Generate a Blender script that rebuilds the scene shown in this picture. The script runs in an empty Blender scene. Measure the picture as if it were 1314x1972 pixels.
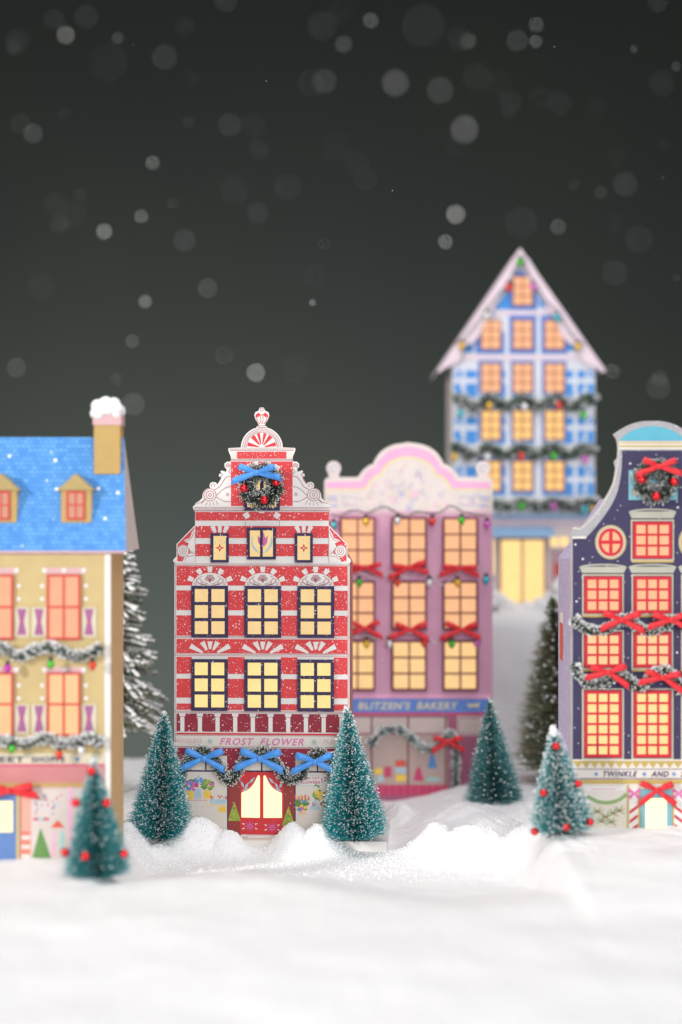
import bpy, math, random
from mathutils import Vector, Matrix, noise
random.seed(7)
U = 0.004           # one photo pixel at the focus distance, in scene units (1 unit = 10 cm)
FPX = 3200.0
D = FPX * U         # focus distance
CX, CY = 657.0, 986.0
CAMZ = 644 * U
sc = bpy.context.scene
sc.unit_settings.scale_length = 0.1
col = sc.collection

# ------------------------------------------------------------------ materials
def lin(c):
    o = []
    for v in c:
        v /= 255.0
        o.append(v / 12.92 if v <= 0.04045 else ((v + 0.055) / 1.055) ** 2.4)
    return (*o, 1.0)
MATS = {}
def base_mat(name):
    m = bpy.data.materials.new(name); m.use_nodes = True
    nt = m.node_tree; b = nt.nodes['Principled BSDF']
    return m, nt, b
def paper(name, rgb, speck=0.0, size=2.4, rough=0.75, mottle=0.12, sheen=False, spacing=9.0, bump=0.15, metallic=0.0):
    """printed card: slight mottling, optional white specks for glitter, snow grains and painted glints"""
    if name in MATS: return MATS[name]
    m, nt, b = base_mat(name); N = nt.nodes; L = nt.links
    b.inputs['Roughness'].default_value = rough; b.inputs['Metallic'].default_value = metallic
    tc = N.new('ShaderNodeTexCoord')
    nz = N.new('ShaderNodeTexNoise'); nz.inputs['Scale'].default_value = 9; nz.inputs['Detail'].default_value = 5
    L.new(tc.outputs['Object'], nz.inputs['Vector'])
    mx = N.new('ShaderNodeMix'); mx.data_type = 'RGBA'
    c = lin(rgb)
    mx.inputs[6].default_value = [max(0, v * (1 - mottle)) for v in c[:3]] + [1]
    mx.inputs[7].default_value = [min(.95, v * (1 + mottle) + .01 * mottle) for v in c[:3]] + [1]
    L.new(nz.outputs['Fac'], mx.inputs[0])
    out = mx.outputs[2]
    if speck > 0:
        masks = []
        for k, (sp, rad, dens) in enumerate(((spacing, size, speck), (spacing * 0.45, size * 0.55, speck * 0.9))):
            vo = N.new('ShaderNodeTexVoronoi'); vo.inputs['Scale'].default_value = 1 / (sp * U)
            L.new(tc.outputs['Object'], vo.inputs['Vector'])
            lt = N.new('ShaderNodeMath'); lt.operation = 'LESS_THAN'; lt.inputs[1].default_value = rad / sp * 0.5
            L.new(vo.outputs['Distance'], lt.inputs[0])
            sx = N.new('ShaderNodeSeparateColor'); L.new(vo.outputs['Color'], sx.inputs[0])
            n2 = N.new('ShaderNodeTexNoise'); n2.inputs['Scale'].default_value = 4.5 + 3 * k; n2.inputs['Detail'].default_value = 3
            L.new(tc.outputs['Object'], n2.inputs['Vector'])
            mu = N.new('ShaderNodeMath'); mu.operation = 'MULTIPLY'; mu.inputs[1].default_value = 2.0 * dens
            L.new(n2.outputs['Fac'], mu.inputs[0])
            l2 = N.new('ShaderNodeMath'); l2.operation = 'LESS_THAN'
            L.new(sx.outputs[0], l2.inputs[0]); L.new(mu.outputs[0], l2.inputs[1])
            an = N.new('ShaderNodeMath'); an.operation = 'MULTIPLY'
            L.new(lt.outputs[0], an.inputs[0]); L.new(l2.outputs[0], an.inputs[1]); masks.append(an)
        mxx = N.new('ShaderNodeMath'); mxx.operation = 'MAXIMUM'
        L.new(masks[0].outputs[0], mxx.inputs[0]); L.new(masks[1].outputs[0], mxx.inputs[1])
        m2 = N.new('ShaderNodeMix'); m2.data_type = 'RGBA'; m2.inputs[7].default_value = (.88, .87, .86, 1)
        L.new(mxx.outputs[0], m2.inputs[0]); L.new(out, m2.inputs[6]); out = m2.outputs[2]
    L.new(out, b.inputs['Base Color'])
    nb = N.new('ShaderNodeTexNoise'); nb.inputs['Scale'].default_value = 120; nb.inputs['Detail'].default_value = 3
    L.new(tc.outputs['Object'], nb.inputs['Vector'])
    bp = N.new('ShaderNodeBump'); bp.inputs['Strength'].default_value = bump; bp.inputs['Distance'].default_value = 0.004
    L.new(nb.outputs['Fac'], bp.inputs['Height']); L.new(bp.outputs[0], b.inputs['Normal'])
    MATS[name] = m; return m
def plain(name, rgb, rough=0.6, metallic=0.0, sub=0.0, coat=0.0):
    if name in MATS: return MATS[name]
    m, nt, b = base_mat(name)
    b.inputs['Base Color'].default_value = lin(rgb); b.inputs['Roughness'].default_value = rough
    b.inputs['Metallic'].default_value = metallic; b.inputs['Coat Weight'].default_value = coat
    N = nt.nodes; L = nt.links
    tc = N.new('ShaderNodeTexCoord'); nz = N.new('ShaderNodeTexNoise'); nz.inputs['Scale'].default_value = 30
    L.new(tc.outputs['Object'], nz.inputs['Vector'])
    mr = N.new('ShaderNodeMapRange'); mr.inputs[3].default_value = rough * .85; mr.inputs[4].default_value = min(1, rough * 1.15)
    L.new(nz.outputs['Fac'], mr.inputs[0]); L.new(mr.outputs[0], b.inputs['Roughness'])
    MATS[name] = m; return m
def glow(name, rgb, strength=1.0):
    """backlit tracing paper behind the window openings"""
    if name in MATS: return MATS[name]
    m, nt, b = base_mat(name); N = nt.nodes; L = nt.links
    b.inputs['Base Color'].default_value = (.03, .025, .02, 1); b.inputs['Roughness'].default_value = .6
    tc = N.new('ShaderNodeTexCoord'); nz = N.new('ShaderNodeTexNoise'); nz.inputs['Scale'].default_value = 14; nz.inputs['Detail'].default_value = 4
    L.new(tc.outputs['Object'], nz.inputs['Vector'])
    mx = N.new('ShaderNodeMix'); mx.data_type = 'RGBA'; c = lin(rgb)
    mx.inputs[6].default_value = [v * .86 for v in c[:3]] + [1]; mx.inputs[7].default_value = [min(1.1, v * 1.1) for v in c[:3]] + [1]
    L.new(nz.outputs['Fac'], mx.inputs[0]); L.new(mx.outputs[2], b.inputs['Emission Color'])
    b.inputs['Emission Strength'].default_value = strength
    MATS[name] = m; return m
def ribbon_mat(name, rgb):
    if name in MATS: return MATS[name]
    m, nt, b = base_mat(name); N = nt.nodes; L = nt.links
    b.inputs['Base Color'].default_value = lin(rgb); b.inputs['Roughness'].default_value = .38
    b.inputs['Sheen Weight'].default_value = .3
    tc = N.new('ShaderNodeTexCoord'); w = N.new('ShaderNodeTexNoise'); w.inputs['Scale'].default_value = 160
    L.new(tc.outputs['Object'], w.inputs['Vector'])
    bp = N.new('ShaderNodeBump'); bp.inputs['Strength'].default_value = .35; bp.inputs['Distance'].default_value = .004
    L.new(w.outputs['Fac'], bp.inputs['Height']); L.new(bp.outputs[0], b.inputs['Normal'])
    MATS[name] = m; return m
def snow_mat():
    m, nt, b = base_mat('fake_snow'); N = nt.nodes; L = nt.links
    b.inputs['Base Color'].default_value = (.89, .885, .89, 1); b.inputs['Roughness'].default_value = .85
    b.inputs['Subsurface Weight'].default_value = .0
    tc = N.new('ShaderNodeTexCoord')
    bps = None
    for sc_, st, di in ((9, .2, .04), (45, .3, .012), (170, .4, .005)):
        n = N.new('ShaderNodeTexNoise'); n.inputs['Scale'].default_value = sc_; n.inputs['Detail'].default_value = 4; n.inputs['Roughness'].default_value = .65
        L.new(tc.outputs['Object'], n.inputs['Vector'])
        bp = N.new('ShaderNodeBump'); bp.inputs['Strength'].default_value = st; bp.inputs['Distance'].default_value = di
        L.new(n.outputs['Fac'], bp.inputs['Height'])
        if bps: L.new(bps.outputs[0], bp.inputs['Normal'])
        bps = bp
    L.new(bps.outputs[0], b.inputs['Normal'])
    return m
SNOW = snow_mat()
FLECK = plain('snow_fleck', (236, 236, 236), .7)
RED = paper('red_print', (212, 64, 68), speck=.6, size=2.4, spacing=7.5)
RED_FINE = paper('red_print_plain', (208, 54, 60))
MAROON = paper('maroon_print', (146, 40, 58), speck=.6, size=2.6)
BROWN = paper('brown_print', (150, 60, 58), speck=.12)
WHITE = paper('white_print', (226, 221, 217), mottle=.04)
CREAM = paper('cream_print', (220, 212, 203), mottle=.05)
INK = paper('ink_maroon', (150, 45, 70))
INKG = paper('ink_grey', (120, 105, 125))
PURPLE = paper('purple_frame', (52, 40, 78), speck=.55, size=2.2)
KRAFT = paper('card_edge', (176, 140, 128), speck=.2)
PINKINK = paper('pink_ink', (212, 108, 168)); PINKINK2 = paper('pale_pink_ink', (214, 160, 176))
BLUEINK = paper('blue_ink', (90, 140, 200)); TEALINK = paper('teal_ink', (150, 206, 200))
GREENINK = paper('green_ink', (96, 140, 74)); LIMEINK = paper('lime_ink', (150, 176, 70)); YELLINK = paper('yellow_ink', (240, 200, 84))
GREYINK = paper('greyblue_ink', (176, 200, 212)); MAGINK = paper('magenta_ink', (200, 70, 110)); ORINK = paper('orange_ink', (214, 90, 70))
BLUE_RIB = ribbon_mat('blue_satin', (72, 150, 232)); RED_RIB = ribbon_mat('red_satin', (222, 20, 36))
NEEDLE_DK = plain('dark_needle', (52, 58, 46), .5); NEEDLE_GR = plain('green_needle', (90, 118, 98), .5)
NEEDLE_TL = plain('teal_needle', (30, 160, 164), .45); NEEDLE_TD = plain('deep_teal_needle', (34, 134, 142), .45)
NEEDLE_OL = plain('olive_needle', (176, 170, 140), .6); WIRE = plain('green_wire', (60, 72, 58), .4)
NEEDLE_PT = plain('dusty_teal_needle', (124, 176, 174), .55)
BAUBLE = plain('red_bauble', (222, 26, 38), .16, .75, coat=.6)
CAPM = plain('black_cap', (38, 34, 34), .4); SILVERWIRE = plain('silver_wire', (190, 190, 188), .3, .8)
BULB = {k: plain('bulb_' + k, c, .34, .6, coat=.5) for k, c in dict(
    teal=(60, 190, 205), gold=(236, 190, 60), silver=(235, 235, 235), red=(232, 66, 42), green=(70, 190, 50), pink=(216, 110, 200), magenta=(196, 50, 170)).items()}

# ------------------------------------------------------------------ frames and mesh builder
class Fr:
    """a card model's own flat frame: photo pixels at distance ratio r -> local metres"""
    def __init__(s, ox, oy, r, yaw=0.0, loc=None, sc_=None):
        s.ox, s.oy, s.r, s.yaw = ox, oy, r, yaw
        s.s = U * r if sc_ is None else sc_
        s.loc = Vector(((ox - CX) * s.s, D * r, CAMZ + (CY - oy) * s.s)) if loc is None else loc
    def l(s, x, y, d=0.0): return ((x - s.ox) * s.s, -d * s.s, (s.oy - y) * s.s)
    def sub(s, x, y, d=0.0):
        p = Vector(s.l(x, y, d)); p = Matrix.Rotation(s.yaw, 3, 'Z') @ p
        return Fr(x, y, s.r, s.yaw, s.loc + p, s.s)
def thing(name, label, cat, fr, group=None):
    o = bpy.data.objects.new(name, None); col.objects.link(o); o.empty_display_size = .1
    o.location = fr.loc; o.rotation_euler = (0, 0, fr.yaw)
    o['label'] = label; o['category'] = cat
    if group: o['group'] = group
    return o
HG = 'card houses of the miniature village'
_txt = {}
def text_mesh(t, shear=0.0, bold=0.0):
    k = (t, shear, bold)
    if k not in _txt:
        cu = bpy.data.curves.new('lettering', 'FONT'); cu.body = t; cu.shear = shear; cu.offset = bold; cu.space_character = 1.15
        cu.resolution_u = 3
        o = bpy.data.objects.new('lettering', cu); col.objects.link(o)
        bpy.context.view_layer.update()
        me = bpy.data.meshes.new_from_object(o.evaluated_get(bpy.context.evaluated_depsgraph_get()))
        vs = [tuple(v.co) for v in me.vertices]; fs = [tuple(p.vertices) for p in me.polygons]
        bpy.data.objects.remove(o); bpy.data.curves.remove(cu); bpy.data.meshes.remove(me)
        _txt[k] = (vs, fs)
    return _txt[k]
class MB:
    def __init__(s, fr): s.fr = fr; s.v = []; s.f = []; s.m = []; s.mats = []; s.sm = []; s.cnt = 0; s.base = 0.0
    def mi(s, m):
        if m not in s.mats: s.mats.append(m)
        return s.mats.index(m)
    def raw(s, vs, fs, m, smooth=False):
        b = len(s.v); s.v += [tuple(p) for p in vs]; k = s.mi(m)
        for f in fs: s.f.append([b + i for i in f]); s.m.append(k); s.sm.append(smooth)
    def px(s, vs, fs, m, smooth=False): s.raw([s.fr.l(*p) for p in vs], fs, m, smooth)
    def prism(s, poly, d0, d1, m, side=None):
        n = len(poly); vs = [(x, y, d1) for x, y in poly] + [(x, y, d0) for x, y in poly]
        s.px(vs, [list(range(n))], m); 
        s.px(vs, [list(range(2 * n - 1, n - 1, -1))] + [[i, n + i, n + (i + 1) % n, (i + 1) % n] for i in range(n)], side or m)
    def box(s, x0, y0, x1, y1, d0, d1, m, side=None): s.prism([(x0, y1), (x1, y1), (x1, y0), (x0, y0)], d0, d1, m, side)
    # flat print on the card
    def _d(s, layer): s.cnt += 1; return s.base + layer * .4 + (s.cnt % 20) * .017
    def poly(s, pts, m, layer=1): s.px([(x, y, s_d) for s_d in [s._d(layer)] for x, y in pts], [list(range(len(pts)))], m)
    def rect(s, x0, y0, x1, y1, m, layer=1): s.poly([(x0, y1), (x1, y1), (x1, y0), (x0, y0)], m, layer)
    def disk(s, cx, cy, rx, m, layer=1, ry=None, n=20, a0=0, a1=360):
        ry = ry or rx; full = abs(a1 - a0) >= 360
        pts = [(cx + rx * math.cos(math.radians(a0 + (a1 - a0) * i / n)), cy - ry * math.sin(math.radians(a0 + (a1 - a0) * i / n))) for i in range(n + (0 if full else 1))]
        s.poly(pts, m, layer)
    def line(s, pts, w, m, layer=1, closed=False):
        if closed: pts = list(pts) + [pts[0]]
        d = s._d(layer); L = []; R = []
        for i, p in enumerate(pts):
            a = pts[max(i - 1, 0)]; b = pts[min(i + 1, len(pts) - 1)]
            if closed and i in (0, len(pts) - 1): a = pts[-2]; b = pts[1]
            tx, ty = b[0] - a[0], b[1] - a[1]; q = math.hypot(tx, ty) or 1
            nx, ny = -ty / q * w / 2, tx / q * w / 2
            L.append((p[0] + nx, p[1] + ny, d)); R.append((p[0] - nx, p[1] - ny, d))
        n = len(pts); s.px(L + R, [[i, i + 1, n + i + 1, n + i] for i in range(n - 1)], m)
    def arc(s, cx, cy, r, a0, a1, w, m, layer=1, ry=None, n=14):
        ry = ry or r
        s.line([(cx + r * math.cos(math.radians(a0 + (a1 - a0) * i / n)), cy - ry * math.sin(math.radians(a0 + (a1 - a0) * i / n))) for i in range(n + 1)], w, m, layer)
    def wedge(s, cx, cy, r0, r1, ang, w0, w1, m, layer=1):
        """keystone-like block pointing away from (cx, cy)"""
        a = math.radians(ang); u = (math.cos(a), -math.sin(a)); v = (-u[1], u[0])
        P = lambda r, w: (cx + u[0] * r + v[0] * w, cy + u[1] * r + v[1] * w)
        s.poly([P(r0, -w0), P(r1, -w1), P(r1, w1), P(r0, w0)], m, layer)
    def text(s, t, x0, x1, ybase, h, m, layer=2, shear=0.0, bold=0.0):
        vs, fs = text_mesh(t, shear, bold); d = s._d(layer)
        mx0 = min(v[0] for v in vs); mx1 = max(v[0] for v in vs); my1 = max(v[1] for v in vs)
        k = (x1 - x0) / (mx1 - mx0)
        s.px([(x0 + (v[0] - mx0) * k, ybase - v[1] / my1 * h, d) for v in vs], fs, m)
    def tube(s, pts, rad, m, seg=6):
        """pts in px (x, y, d)"""
        P = [Vector(s.fr.l(*p)) for p in pts]; R = rad * s.fr.s; vs = []; fs = []
        for i, p in enumerate(P):
            t = (P[min(i + 1, len(P) - 1)] - P[max(i - 1, 0)]).normalized()
            a = t.cross(Vector((0, 1, 0.01))); a = a.normalized() if a.length > 1e-6 else Vector((1, 0, 0)); b = t.cross(a)
            for k in range(seg): an = 2 * math.pi * k / seg; vs.append(p + a * math.cos(an) * R + b * math.sin(an) * R)
        for i in range(len(P) - 1):
            for k in range(seg): fs.append([i * seg + k, i * seg + (k + 1) % seg, (i + 1) * seg + (k + 1) % seg, (i + 1) * seg + k])
        fs += [list(range(seg)), list(range((len(P) - 1) * seg, len(P) * seg))]
        s.raw(vs, fs, m, True)
    def lathe(s, c, prof, m, seg=14):
        """profile [(radius, height)] px about a vertical axis through c (px x, y, d)"""
        vs = []; fs = []; C_ = Vector(s.fr.l(*c)); q = s.fr.s
        for r, z in prof:
            for k in range(seg): a = 2 * math.pi * k / seg; vs.append(C_ + Vector((r * math.cos(a) * q, r * math.sin(a) * q, z * q)))
        for i in range(len(prof) - 1):
            for k in range(seg): fs.append([i * seg + k, i * seg + (k + 1) % seg, (i + 1) * seg + (k + 1) % seg, (i + 1) * seg + k])
        s.raw(vs, fs, m, True)
    def ball(s, c, r, m, seg=16, sy=1.0):
        s.lathe(c, [(r * math.sin(math.pi * i / 10) + 1e-4, -r * sy * math.cos(math.pi * i / 10)) for i in range(11)], m, seg)
    def build(s, name, parent=None, loc=None, solid=0.0, label=None):
        me = bpy.data.meshes.new(name); me.from_pydata(s.v, [], s.f); me.update()
        for m in s.mats: me.materials.append(m)
        me.polygons.foreach_set('material_index', s.m); me.polygons.foreach_set('use_smooth', s.sm)
        o = bpy.data.objects.new(name, me); col.objects.link(o)
        if parent: o.parent = parent
        if label: o['label'] = label
        if solid: md = o.modifiers.new('thickness', 'SOLIDIFY'); md.thickness = solid; md.offset = 0
        return o
def cat(P, n=8):
    """catmull-rom through points"""
    out = []
    for i in range(len(P) - 1):
        p0 = Vector(P[max(i - 1, 0)]); p1 = Vector(P[i]); p2 = Vector(P[i + 1]); p3 = Vector(P[min(i + 2, len(P) - 1)])
        for k in range(n):
            t = k / n
            out.append(tuple(.5 * ((2 * p1) + (p2 - p0) * t + (2 * p0 - 5 * p1 + 4 * p2 - p3) * t * t + (3 * p1 - p0 - 3 * p2 + p3) * t ** 3)))
    out.append(tuple(P[-1])); return out

def window(fr, root, x0, y0, x1, y1, cols, rows, bord, mull, mf, mp, d0=6.0, th=5.0, name='window', sill=None):
    """frame with real openings and a glowing pane sheet behind them"""
    b = MB(fr)
    xs = [x0 + bord + (x1 - x0 - 2 * bord + mull) * i / cols for i in range(cols + 1)]
    ys = [y0 + bord + (y1 - y0 - 2 * bord + mull) * i / rows for i in range(rows + 1)]
    b.box(x0, y0, x0 + bord, y1, d0, d0 + th, mf); b.box(x1 - bord, y0, x1, y1, d0, d0 + th, mf)
    b.box(x0 + bord, y0, x1 - bord, y0 + bord, d0, d0 + th, mf); b.box(x0 + bord, y1 - bord, x1 - bord, y1, d0, d0 + th, mf)
    for i in range(1, cols): b.box(xs[i] - mull, y0 + bord, xs[i], y1 - bord, d0, d0 + th - .3, mf)
    for j in range(1, rows):
        for i in range(cols):
            b.box(xs[i], ys[j] - mull, xs[i + 1] - mull, ys[j], d0, d0 + th - .3, mf)
    o = b.build(name, root)
    p = MB(fr); p.px([(x0 + 1, y1 - 1, d0 + 1.2), (x1 - 1, y1 - 1, d0 + 1.2), (x1 - 1, y0 + 1, d0 + 1.2), (x0 + 1, y0 + 1, d0 + 1.2)], [[0, 1, 2, 3]], mp)
    p.build('pane', o)
    return o

# ------------------------------------------------------------------ decorations
def bow_mesh(fr, cx, cy, d, size, mat, rnd=0, la=(28, 26), ta=(28, 26), parent=None):
    """satin bow: two loops, two tails, a knot. size = loop length in px"""
    b = MB(fr); rr = random.Random(rnd)
    def strip(ang, path, widths, cut=0):
        a = math.radians(ang); u = (math.cos(a), -math.sin(a)); v = (-u[1], u[0]); vs = []; n = len(path)
        for i, (q, dy) in enumerate(path):
            w = widths[i]; e = cut * w if i == n - 1 else 0
            for sgn, ex in ((-1, -e), (1, e)):
                sag = 0.05 * q * q / size
                vs.append((cx + u[0] * (q + ex) + v[0] * w * sgn, cy + u[1] * (q + ex) + v[1] * w * sgn + sag, d + dy + (.8 if sgn > 0 else 0)))
        b.px(vs, [[2 * i, 2 * i + 1, 2 * i + 3, 2 * i + 2] for i in range(n - 1)], mat, True)
    W = size * .15
    for sgn, l_, t_ in ((-1, la[0], ta[0]), (1, la[1], ta[1])):
        ang = 180 - l_ if sgn < 0 else l_; tang = 180 + t_ if sgn < 0 else -t_
        S = size * rr.uniform(.93, 1.05)
        loop = cat([(0, 3), (.25 * S, 6), (.55 * S, 9), (.85 * S, 9.5), (.99 * S, 7), (1.02 * S, 4.5), (.97 * S, 2.5), (.6 * S, 1.2), (.2 * S, 1.5), (0, 2)], 3)
        n = len(loop); strip(ang, loop, [W * (.55 + .5 * min(1, q[0] / (.6 * S))) for q in loop])
        T = size * rr.uniform(1.12, 1.28)
        tl = cat([(0, 4), (.3 * T, 6.5), (.6 * T, 5), (.85 * T, 6.5), (T, 4.5)], 3)
        strip(tang, tl, [W * (.6 + .45 * min(1, q[0] / (.5 * T))) for q in tl], cut=sgn * .8)
    o = b.build('bow', parent, solid=.0035)
    k = MB(fr)
    prof = [(W * .35, -W * .95), (W * .8, -W * .75), (W * .95, 0), (W * .8, W * .75), (W * .35, W * .95)]
    k.lathe((cx, cy, d + 6), prof, mat, 10)
    k.build('knot', o)
    return o
def needles(b, P, T, n, R, mats, fleck_n, w=1.1, fleck=1.4, up=.0, droop=0.0, tipw=.3, core=0.0, shell=(.72, 1.0), topbias=0.5, rnd=None):
    """radial bristles about a path. P, T lists of Vectors (scene units), R(t) radius in scene units"""
    rr = rnd or random.Random(3); q = b.fr.s; V = []; F = []; M = []
    base = len(b.v); idx = [b.mi(m) for m in mats]; fi = b.mi(FLECK); tips = []
    m = len(P) - 1
    for i in range(n):
        t = rr.random() * m; k = min(int(t), m - 1); fr_ = t - k
        p = P[k].lerp(P[k + 1], fr_); tg = T[k]
        tt = t / m; r = R(tt) * rr.uniform(*shell) * (1 if rr.random() > .05 else 1.08)
        a = tg.orthogonal().normalized(); c = tg.cross(a); an = rr.random() * 2 * math.pi
        d = a * math.cos(an) + c * math.sin(an) + tg * (up + rr.uniform(-.22, .22)); d.normalize()
        d.z -= droop * rr.random()
        s0 = p + d * r * core; mid = p + d * r * .55 + Vector((0, 0, r * .03)); tip = p + d * r + Vector((rr.uniform(-1, 1), rr.uniform(-1, 1), rr.uniform(-1, 1))) * r * .07
        sd = d.cross(Vector((rr.uniform(-1, 1), rr.uniform(-1, 1), rr.uniform(-1, 1)))).normalized() * w * q * .5
        j = base + len(V)
        V += [s0 - sd, s0 + sd, mid - sd, mid + sd, tip - sd * tipw, tip + sd * tipw]
        F += [[j, j + 1, j + 3, j + 2], [j + 2, j + 3, j + 5, j + 4]]; mm = idx[rr.randrange(len(idx))]; M += [mm, mm]
        tips.append((tip, d, r, p))
    for i in range(fleck_n):
        tip, d, r, p = tips[rr.randrange(len(tips))]
        if rr.random() < topbias and d.z < 0.0: continue
        c = tip - d * r * abs(rr.gauss(0, .10)); f = fleck * q * rr.uniform(.5, 1.35); j = base + len(V)
        e = rr.uniform(1.0, 2.6)
        V += [c + d * f * e, c - d * f * e, c + Vector((f, 0, 0)), c - Vector((f, 0, 0)), c + Vector((0, 0, f)), c - Vector((0, 0, f)), c + Vector((0, f, 0)), c - Vector((0, f, 0))]
        ring = [2, 4, 3, 5]
        for x in range(4): F += [[j, j + ring[x], j + ring[(x + 1) % 4]], [j + 1, j + ring[(x + 1) % 4], j + ring[x]]]
        M += [fi] * 8
    b.v += [tuple(v) for v in V]; b.f += F; b.m += M; b.sm += [False] * len(F)
def path_frames(fr, pts, n=8):
    P = [Vector(fr.l(*p)) for p in cat(pts, n)]
    T = [(P[min(i + 1, len(P) - 1)] - P[max(i - 1, 0)]).normalized() for i in range(len(P))]
    return P, T
def add_bulb(fr, root, x, y, colr, size=8.0, d=14, tilt=0):
    b = MB(fr)
    b.lathe((x, y, d), [(.05 * size, -1.25 * size), (.35 * size, -1.0 * size), (.75 * size, -.35 * size), (.85 * size, .1 * size), (.7 * size, .55 * size), (.42 * size, .8 * size)], BULB[colr], 14)
    o = b.build('bulb', root)
    c = MB(fr); c.lathe((x, y, d), [(.44 * size, .78 * size), (.5 * size, .95 * size), (.48 * size, 1.5 * size), (.2 * size, 1.6 * size), (.01, 1.6 * size)], CAPM, 10); c.build('cap', o)
def garland(hf, pts, R, label, d=12, n=2600, flecks=1500, bulbs=(), bows=(), group=None, mats=None, bow=None, bsize=7.0, w=1.1, fleck=1.5, name='garland', bowmat=None):
    xs = [p[0] for p in pts]; ys = [p[1] for p in pts]
    fr = hf.sub(sum(xs) / len(xs), max(ys), d)
    root = thing(name, label, 'garland', fr, group or 'tinsel garlands on the card houses')
    P, T = path_frames(fr, [(p[0], p[1], (p[2] if len(p) > 2 else 0)) for p in pts])
    b = MB(fr); rr = random.Random(hash(len(label)) + int(xs[0]))
    wire = MB(fr); wire.tube([(p[0], p[1], 0) for p in cat([q[:2] for q in pts], 6)], 1.2, WIRE, 5); wire.build('wire', root)
    needles(b, P, T, n, lambda t: R * fr.s * (.92 + .12 * math.sin(t * 60)), mats or [NEEDLE_DK, NEEDLE_GR], flecks, w=w, fleck=fleck, rnd=rr, topbias=.6)
    b.build('tinsel', root)
    for x, y, c in bulbs: add_bulb(fr, root, x, y, c, bsize, d=R * .8)
    for i, (x, y, s, la, ta) in enumerate(bows): bow_mesh(fr, x, y, R * .75, s, bowmat or RED_RIB, i + int(xs[0]), la, ta, root)
    return root
def bauble(fr, root, x, y, d, r):
    b = MB(fr); b.ball((x, y, d), r, BAUBLE, 20); o = b.build('bauble', root)
    c = MB(fr); c.lathe((x, y, d), [(r * .22, r * .93), (r * .22, r * 1.2), (.01, r * 1.22)], SILVERWIRE, 8); c.build('cap', o)
def wreath(hf, cx, cy, d, r0, tube, label, bowmat, bowpos, bsize, balls, bangles):
    fr = hf.sub(cx, cy, d); root = thing('wreath', label, 'wreath', fr, 'wreaths on the gables')
    n = 36; pts = [(cx + r0 * math.cos(2 * math.pi * i / n), cy + r0 * math.sin(2 * math.pi * i / n), 0) for i in range(n + 1)]
    P = [Vector(fr.l(*p)) for p in pts]; T = [(P[(i + 1) % n] - P[i - 1 if i else n - 1]).normalized() for i in range(n)] + [None]; T[-1] = T[0]
    b = MB(fr); needles(b, P, T, 6500, lambda t: tube * fr.s * (.9 + .15 * math.sin(t * 50)), [NEEDLE_DK, NEEDLE_DK, NEEDLE_GR], 2300, w=1.0, fleck=.85, rnd=random.Random(int(cx)), up=.25, topbias=.3)
    b.build('greenery', root)
    wb = MB(fr); wb.tube(pts, 1.5, WIRE, 5); wb.build('wire_ring', root)
    for x, y, r in balls: bauble(fr, root, x, y, tube * .75, r)
    bow_mesh(fr, bowpos[0], bowpos[1], tube * .9, bsize, bowmat, int(cx), bangles[0], bangles[1], root)
    return root
def brush_tree(apex, base, hw, r, label, n=9000, flecks=3200, mats=None, w=1.0, fleck=1.1, balls=(), br=9, name='bottle_brush_tree', power=.85, cap=0, up=.28, group=None, layered=0, topbias=.1, stand=True, depth_r=None, droop=0.0, basez=None):
    fr = Fr(base[0], base[1], r); root = thing(name, label, 'tree', fr, group)
    H = base[1] - apex[1]; lean = apex[0] - base[0]; s = fr.s
    K = 60; P = [Vector(fr.l(base[0] + lean * i / K, base[1] - H * (i / K) * .985 - 3, 0)) for i in range(K + 1)]
    T = [(P[-1] - P[0]).normalized()] * (K + 1)
    # wire trunk
    t = MB(fr); t.tube([(base[0] + lean * i / 10, base[1] + 2 - (H - 2) * i / 10, 0) for i in range(11)], 2.4, WIRE, 7); t.build('trunk', root)
    if stand:
        t = MB(fr); t.lathe((base[0], base[1] + 3, 0), [(.01, 0), (14, 0), (14, 4), (8, 5), (.01, 5)], plain('wood_disc', (120, 90, 60), .7), 16); t.build('stand', root)
    def R(t_):
        v = hw * s * (.05 + .95 * max(0, (1 - t_)) ** power)
        if layered: v *= .78 + .3 * (1 - ((t_ * layered) % 1.0))
        return v
    b = MB(fr); rr = random.Random(int(apex[0]))
    # more bristles where the cone is wide
    PP = []; 
    nn = len(P); wt = [max(.12, (1 - i / (nn - 1))) for i in range(nn)]
    # reparametrise the axis so a uniform draw lands more often low down
    acc = [0]
    for i in range(1, nn): acc.append(acc[-1] + wt[i])
    tot = acc[-1]; par = []
    for j in range(nn):
        g = tot * j / (nn - 1); k = 0
        while k < nn - 2 and acc[k + 1] < g: k += 1
        f = (g - acc[k]) / (acc[k + 1] - acc[k]); par.append((k + f) / (nn - 1)); PP.append(P[k].lerp(P[k + 1], min(1, f)))
    def RR(t_):
        x = t_ * (nn - 1); k = min(int(x), nn - 2); return R(par[k] + (par[k + 1] - par[k]) * (x - k))
    needles(b, PP, T, n, RR, mats or [NEEDLE_TL, NEEDLE_TL, NEEDLE_TD], flecks, w=w, fleck=fleck, up=up, rnd=rr, topbias=topbias, core=.02, shell=(.6, 1.0), droop=droop)
    b.build('bristles', root)
    for x, y, dd in balls: bauble(fr, root, x, y, dd, br)
    if cap:
        c = MB(fr)
        for i in range(9): c.ball((apex[0] + rr.uniform(-3, 3), apex[1] + 4 + rr.uniform(-2, cap * 1.3), rr.uniform(-3, 5)), rr.uniform(.35, .6) * cap, SNOW, 10)
        c.build('snow_tip', root)
    return root

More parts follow.
